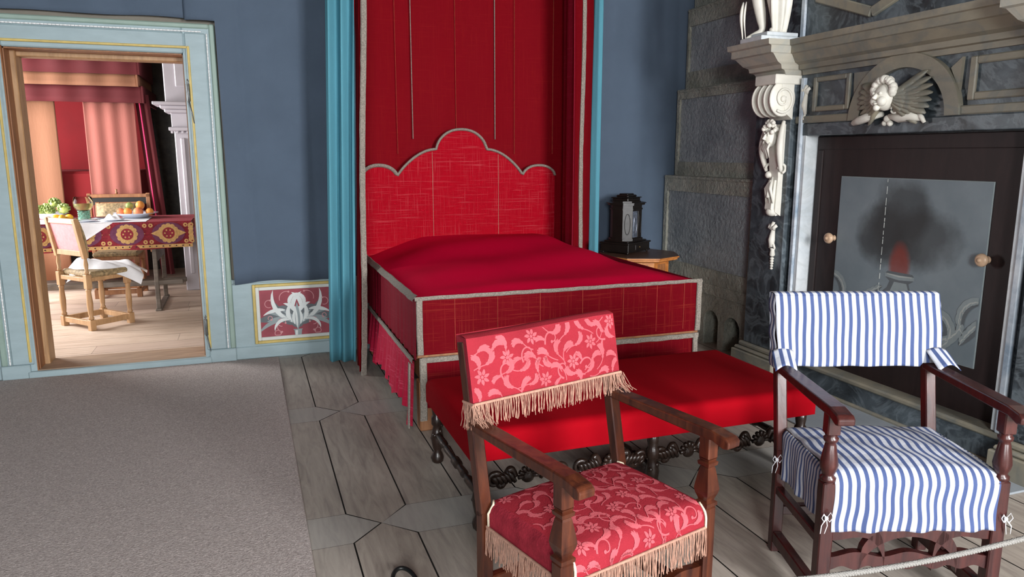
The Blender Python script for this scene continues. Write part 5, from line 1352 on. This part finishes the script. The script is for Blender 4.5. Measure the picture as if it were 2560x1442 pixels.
m = MB(); m.lathe([(.02, .095), (.062, .108), (.083, .142), (.086, .165), (.001, .166)], (0, 0, 0), 28); M['wine'] = m_glass2('white_wine', lin('#e8e2a8')); m.build('wine', M['wine'], gb)
m = MB(); m.lathe([(.06, 0), (.062, .01), (.045, .03), (.04, .09)], (0, 0, 0), 20)
for j in range(4):
    for k in range(9): a = 2 * pi * (k + .5 * (j % 2)) / 9; m.ball((.05 * cos(a), .05 * sin(a), .02 + .022 * j), .011, 7)
m.build('stem', M['greenglass'], gb)
m = MB(); m.grid(lambda a, b: (-1.39 + .18 * a, 8.40 + .14 * b, TZ + .02 + .07 * sin(pi * a) * sin(pi * b) * (.7 + .3 * sin(a * 13 + b * 9))), 24, 14)
tag(m.build('napkin', M['linen']), 'crumpled white napkin lying on a plate on the far table', 'napkin')

# chair in front of the far table
def sidechair(root, light, seatz=.52, bt=1.03):
    w_, d_ = .43, .38; lg = light
    for sx in (-1, 1):
        m = MB(); x = sx * w_ / 2
        # back post (turned lower part, flat upper), at local -Y (the sitter faces +Y)
        m.bbox(x - .026, x + .026, -d_ / 2 - .026, -d_ / 2 + .026, 0, .10, .003); m.lathe([(.018, .10), (.026, .115), (.018, .13), (.022, .16), (.027, .25), (.02, .36), (.026, .375), (.022, .39)], (x, -d_ / 2, 0), 12)
        m.bbox(x - .026, x + .026, -d_ / 2 - .026, -d_ / 2 + .026, .39, seatz, .003); m.lathe([(.014, seatz), (.02, seatz + .02), (.014, seatz + .035), (.02, seatz + .09), (.013, seatz + .14), (.019, seatz + .155)], (x, -d_ / 2, 0), 12)
        m.bar((x, -d_ / 2, seatz + .15), (x, -d_ / 2 - .06, bt), .045, .045, up=(0, 1, 0)); m.build('leg', lg, root)
        m = MB(); m.bbox(x - .026, x + .026, d_ / 2 - .026, d_ / 2 + .026, 0, .10, .003); m.lathe([(.018, .10), (.026, .115), (.018, .13), (.022, .16), (.027, .25), (.02, .36), (.026, .375), (.022, .39)], (x, d_ / 2, 0), 12); m.bbox(x - .026, x + .026, d_ / 2 - .026, d_ / 2 + .026, .39, seatz - .04, .003); m.build('leg', lg, root)
        m = MB(); m.bbox(x - .016, x + .016, -d_ / 2, d_ / 2, .04, .09, .003); m.build('stretcher', lg, root)
    for y in (-d_ / 2, d_ / 2): m = MB(); m.bbox(-w_ / 2, w_ / 2, y - .016, y + .016, .04, .09, .003); m.build('stretcher', lg, root)
    m = MB(); m.bbox(-w_ / 2, w_ / 2, -d_ / 2 - .015, d_ / 2 + .015, seatz - .07, seatz - .03, .004); m.build('seat_frame', lg, root)
    m = MB(); m.bbox(-w_ / 2 - .015, w_ / 2 + .015, -d_ / 2 + .02, d_ / 2 + .02, seatz - .04, seatz + .02, .02); m.build('seat', M['floral'], root)
    for z in (bt - .025, seatz + .19): k = (z - seatz - .15) / (bt - seatz - .15); m = MB(); m.bbox(-w_ / 2, w_ / 2, -d_ / 2 - .06 * k - .014, -d_ / 2 - .06 * k + .014, z - .025, z + .025, .004); m.build('rail', lg, root)
    m = MB(); m.grid(lambda a, b: (-w_ / 2 + .02 + (w_ - .04) * a, -d_ / 2 - .004 - .058 * b, seatz + .19 + (bt - .05 - seatz - .17) * b), 4, 4); m.build('back_panel', M['rosecloth'], root)
    m = MB(); m.grid(lambda a, b: (-w_ / 2 - .01 + (w_ + .02) * a, -d_ / 2 + .03 - .06 * b + .02 * sin(pi * b), seatz + .16 + (bt - .01 - seatz - .16) * b), 4, 6, thick=(0, -.012, 0)); m.build('back_upholstery', M['floral'], root)
ch = thing('dining_chair', 'pale wooden chair with rose back panel drawn up to the far table', 'chair', (-1.41, 7.83, 0), radians(-46.0))
sidechair(ch, M['pine'])
ch.rotation_euler.z = radians(-49)
m = MB()
def cl(a, b):
    x = -1.62 + .62 * a; y = 7.72 + .42 * b; r_ = sqrt(((a - .5) * 2) ** 2 + ((b - .5) * 2) ** 2)
    z = .575 - .22 * max(0, r_ - .72) ** 1.1 + .018 * sin(a * 14 + b * 5) * sin(b * 11) + .05 * math.exp(-((a - .25) ** 2 + (b - .4) ** 2) * 14); return (x + .02 * sin(b * 9), y, z - .10 * max(0, a - .5) * (1 - b))
m.grid(cl, 36, 26); tag(m.build('cloth', M['linen']), 'white napkin lying loosely over the seat of the pale wooden chair', 'cloth')
ch2 = thing('dining_chair', 'chair with dark floral upholstery standing on the far side of the table', 'chair', (-1.42, 9.62, 0), radians(178))
sidechair(ch2, M['jamb'], .50, 1.05)
ch2.location.y = 9.42
m = MB(); m.bbox(-.33, .33, -.32, -.285, 1.10, 1.14, .004); m.bbox(-.31, .31, -.315, -.29, 1.02, 1.10, .003, 1); m.build('top_rail', [M['jamb'], M['farblack']], ch2)
for sx in (-1, 1): m = MB(); m.bbox(sx * .31 - .02, sx * .31 + .02, -.32, -.285, .45, 1.15, .004); m.build('post', M['jamb'], ch2)
m = MB(); m.lathe([(.012, 0), (.016, .02), (.008, .03), (.014, .05), (.002, .06)], (.02, -.30, 1.14), 10); m.build('finial', M['jamb'], ch2)
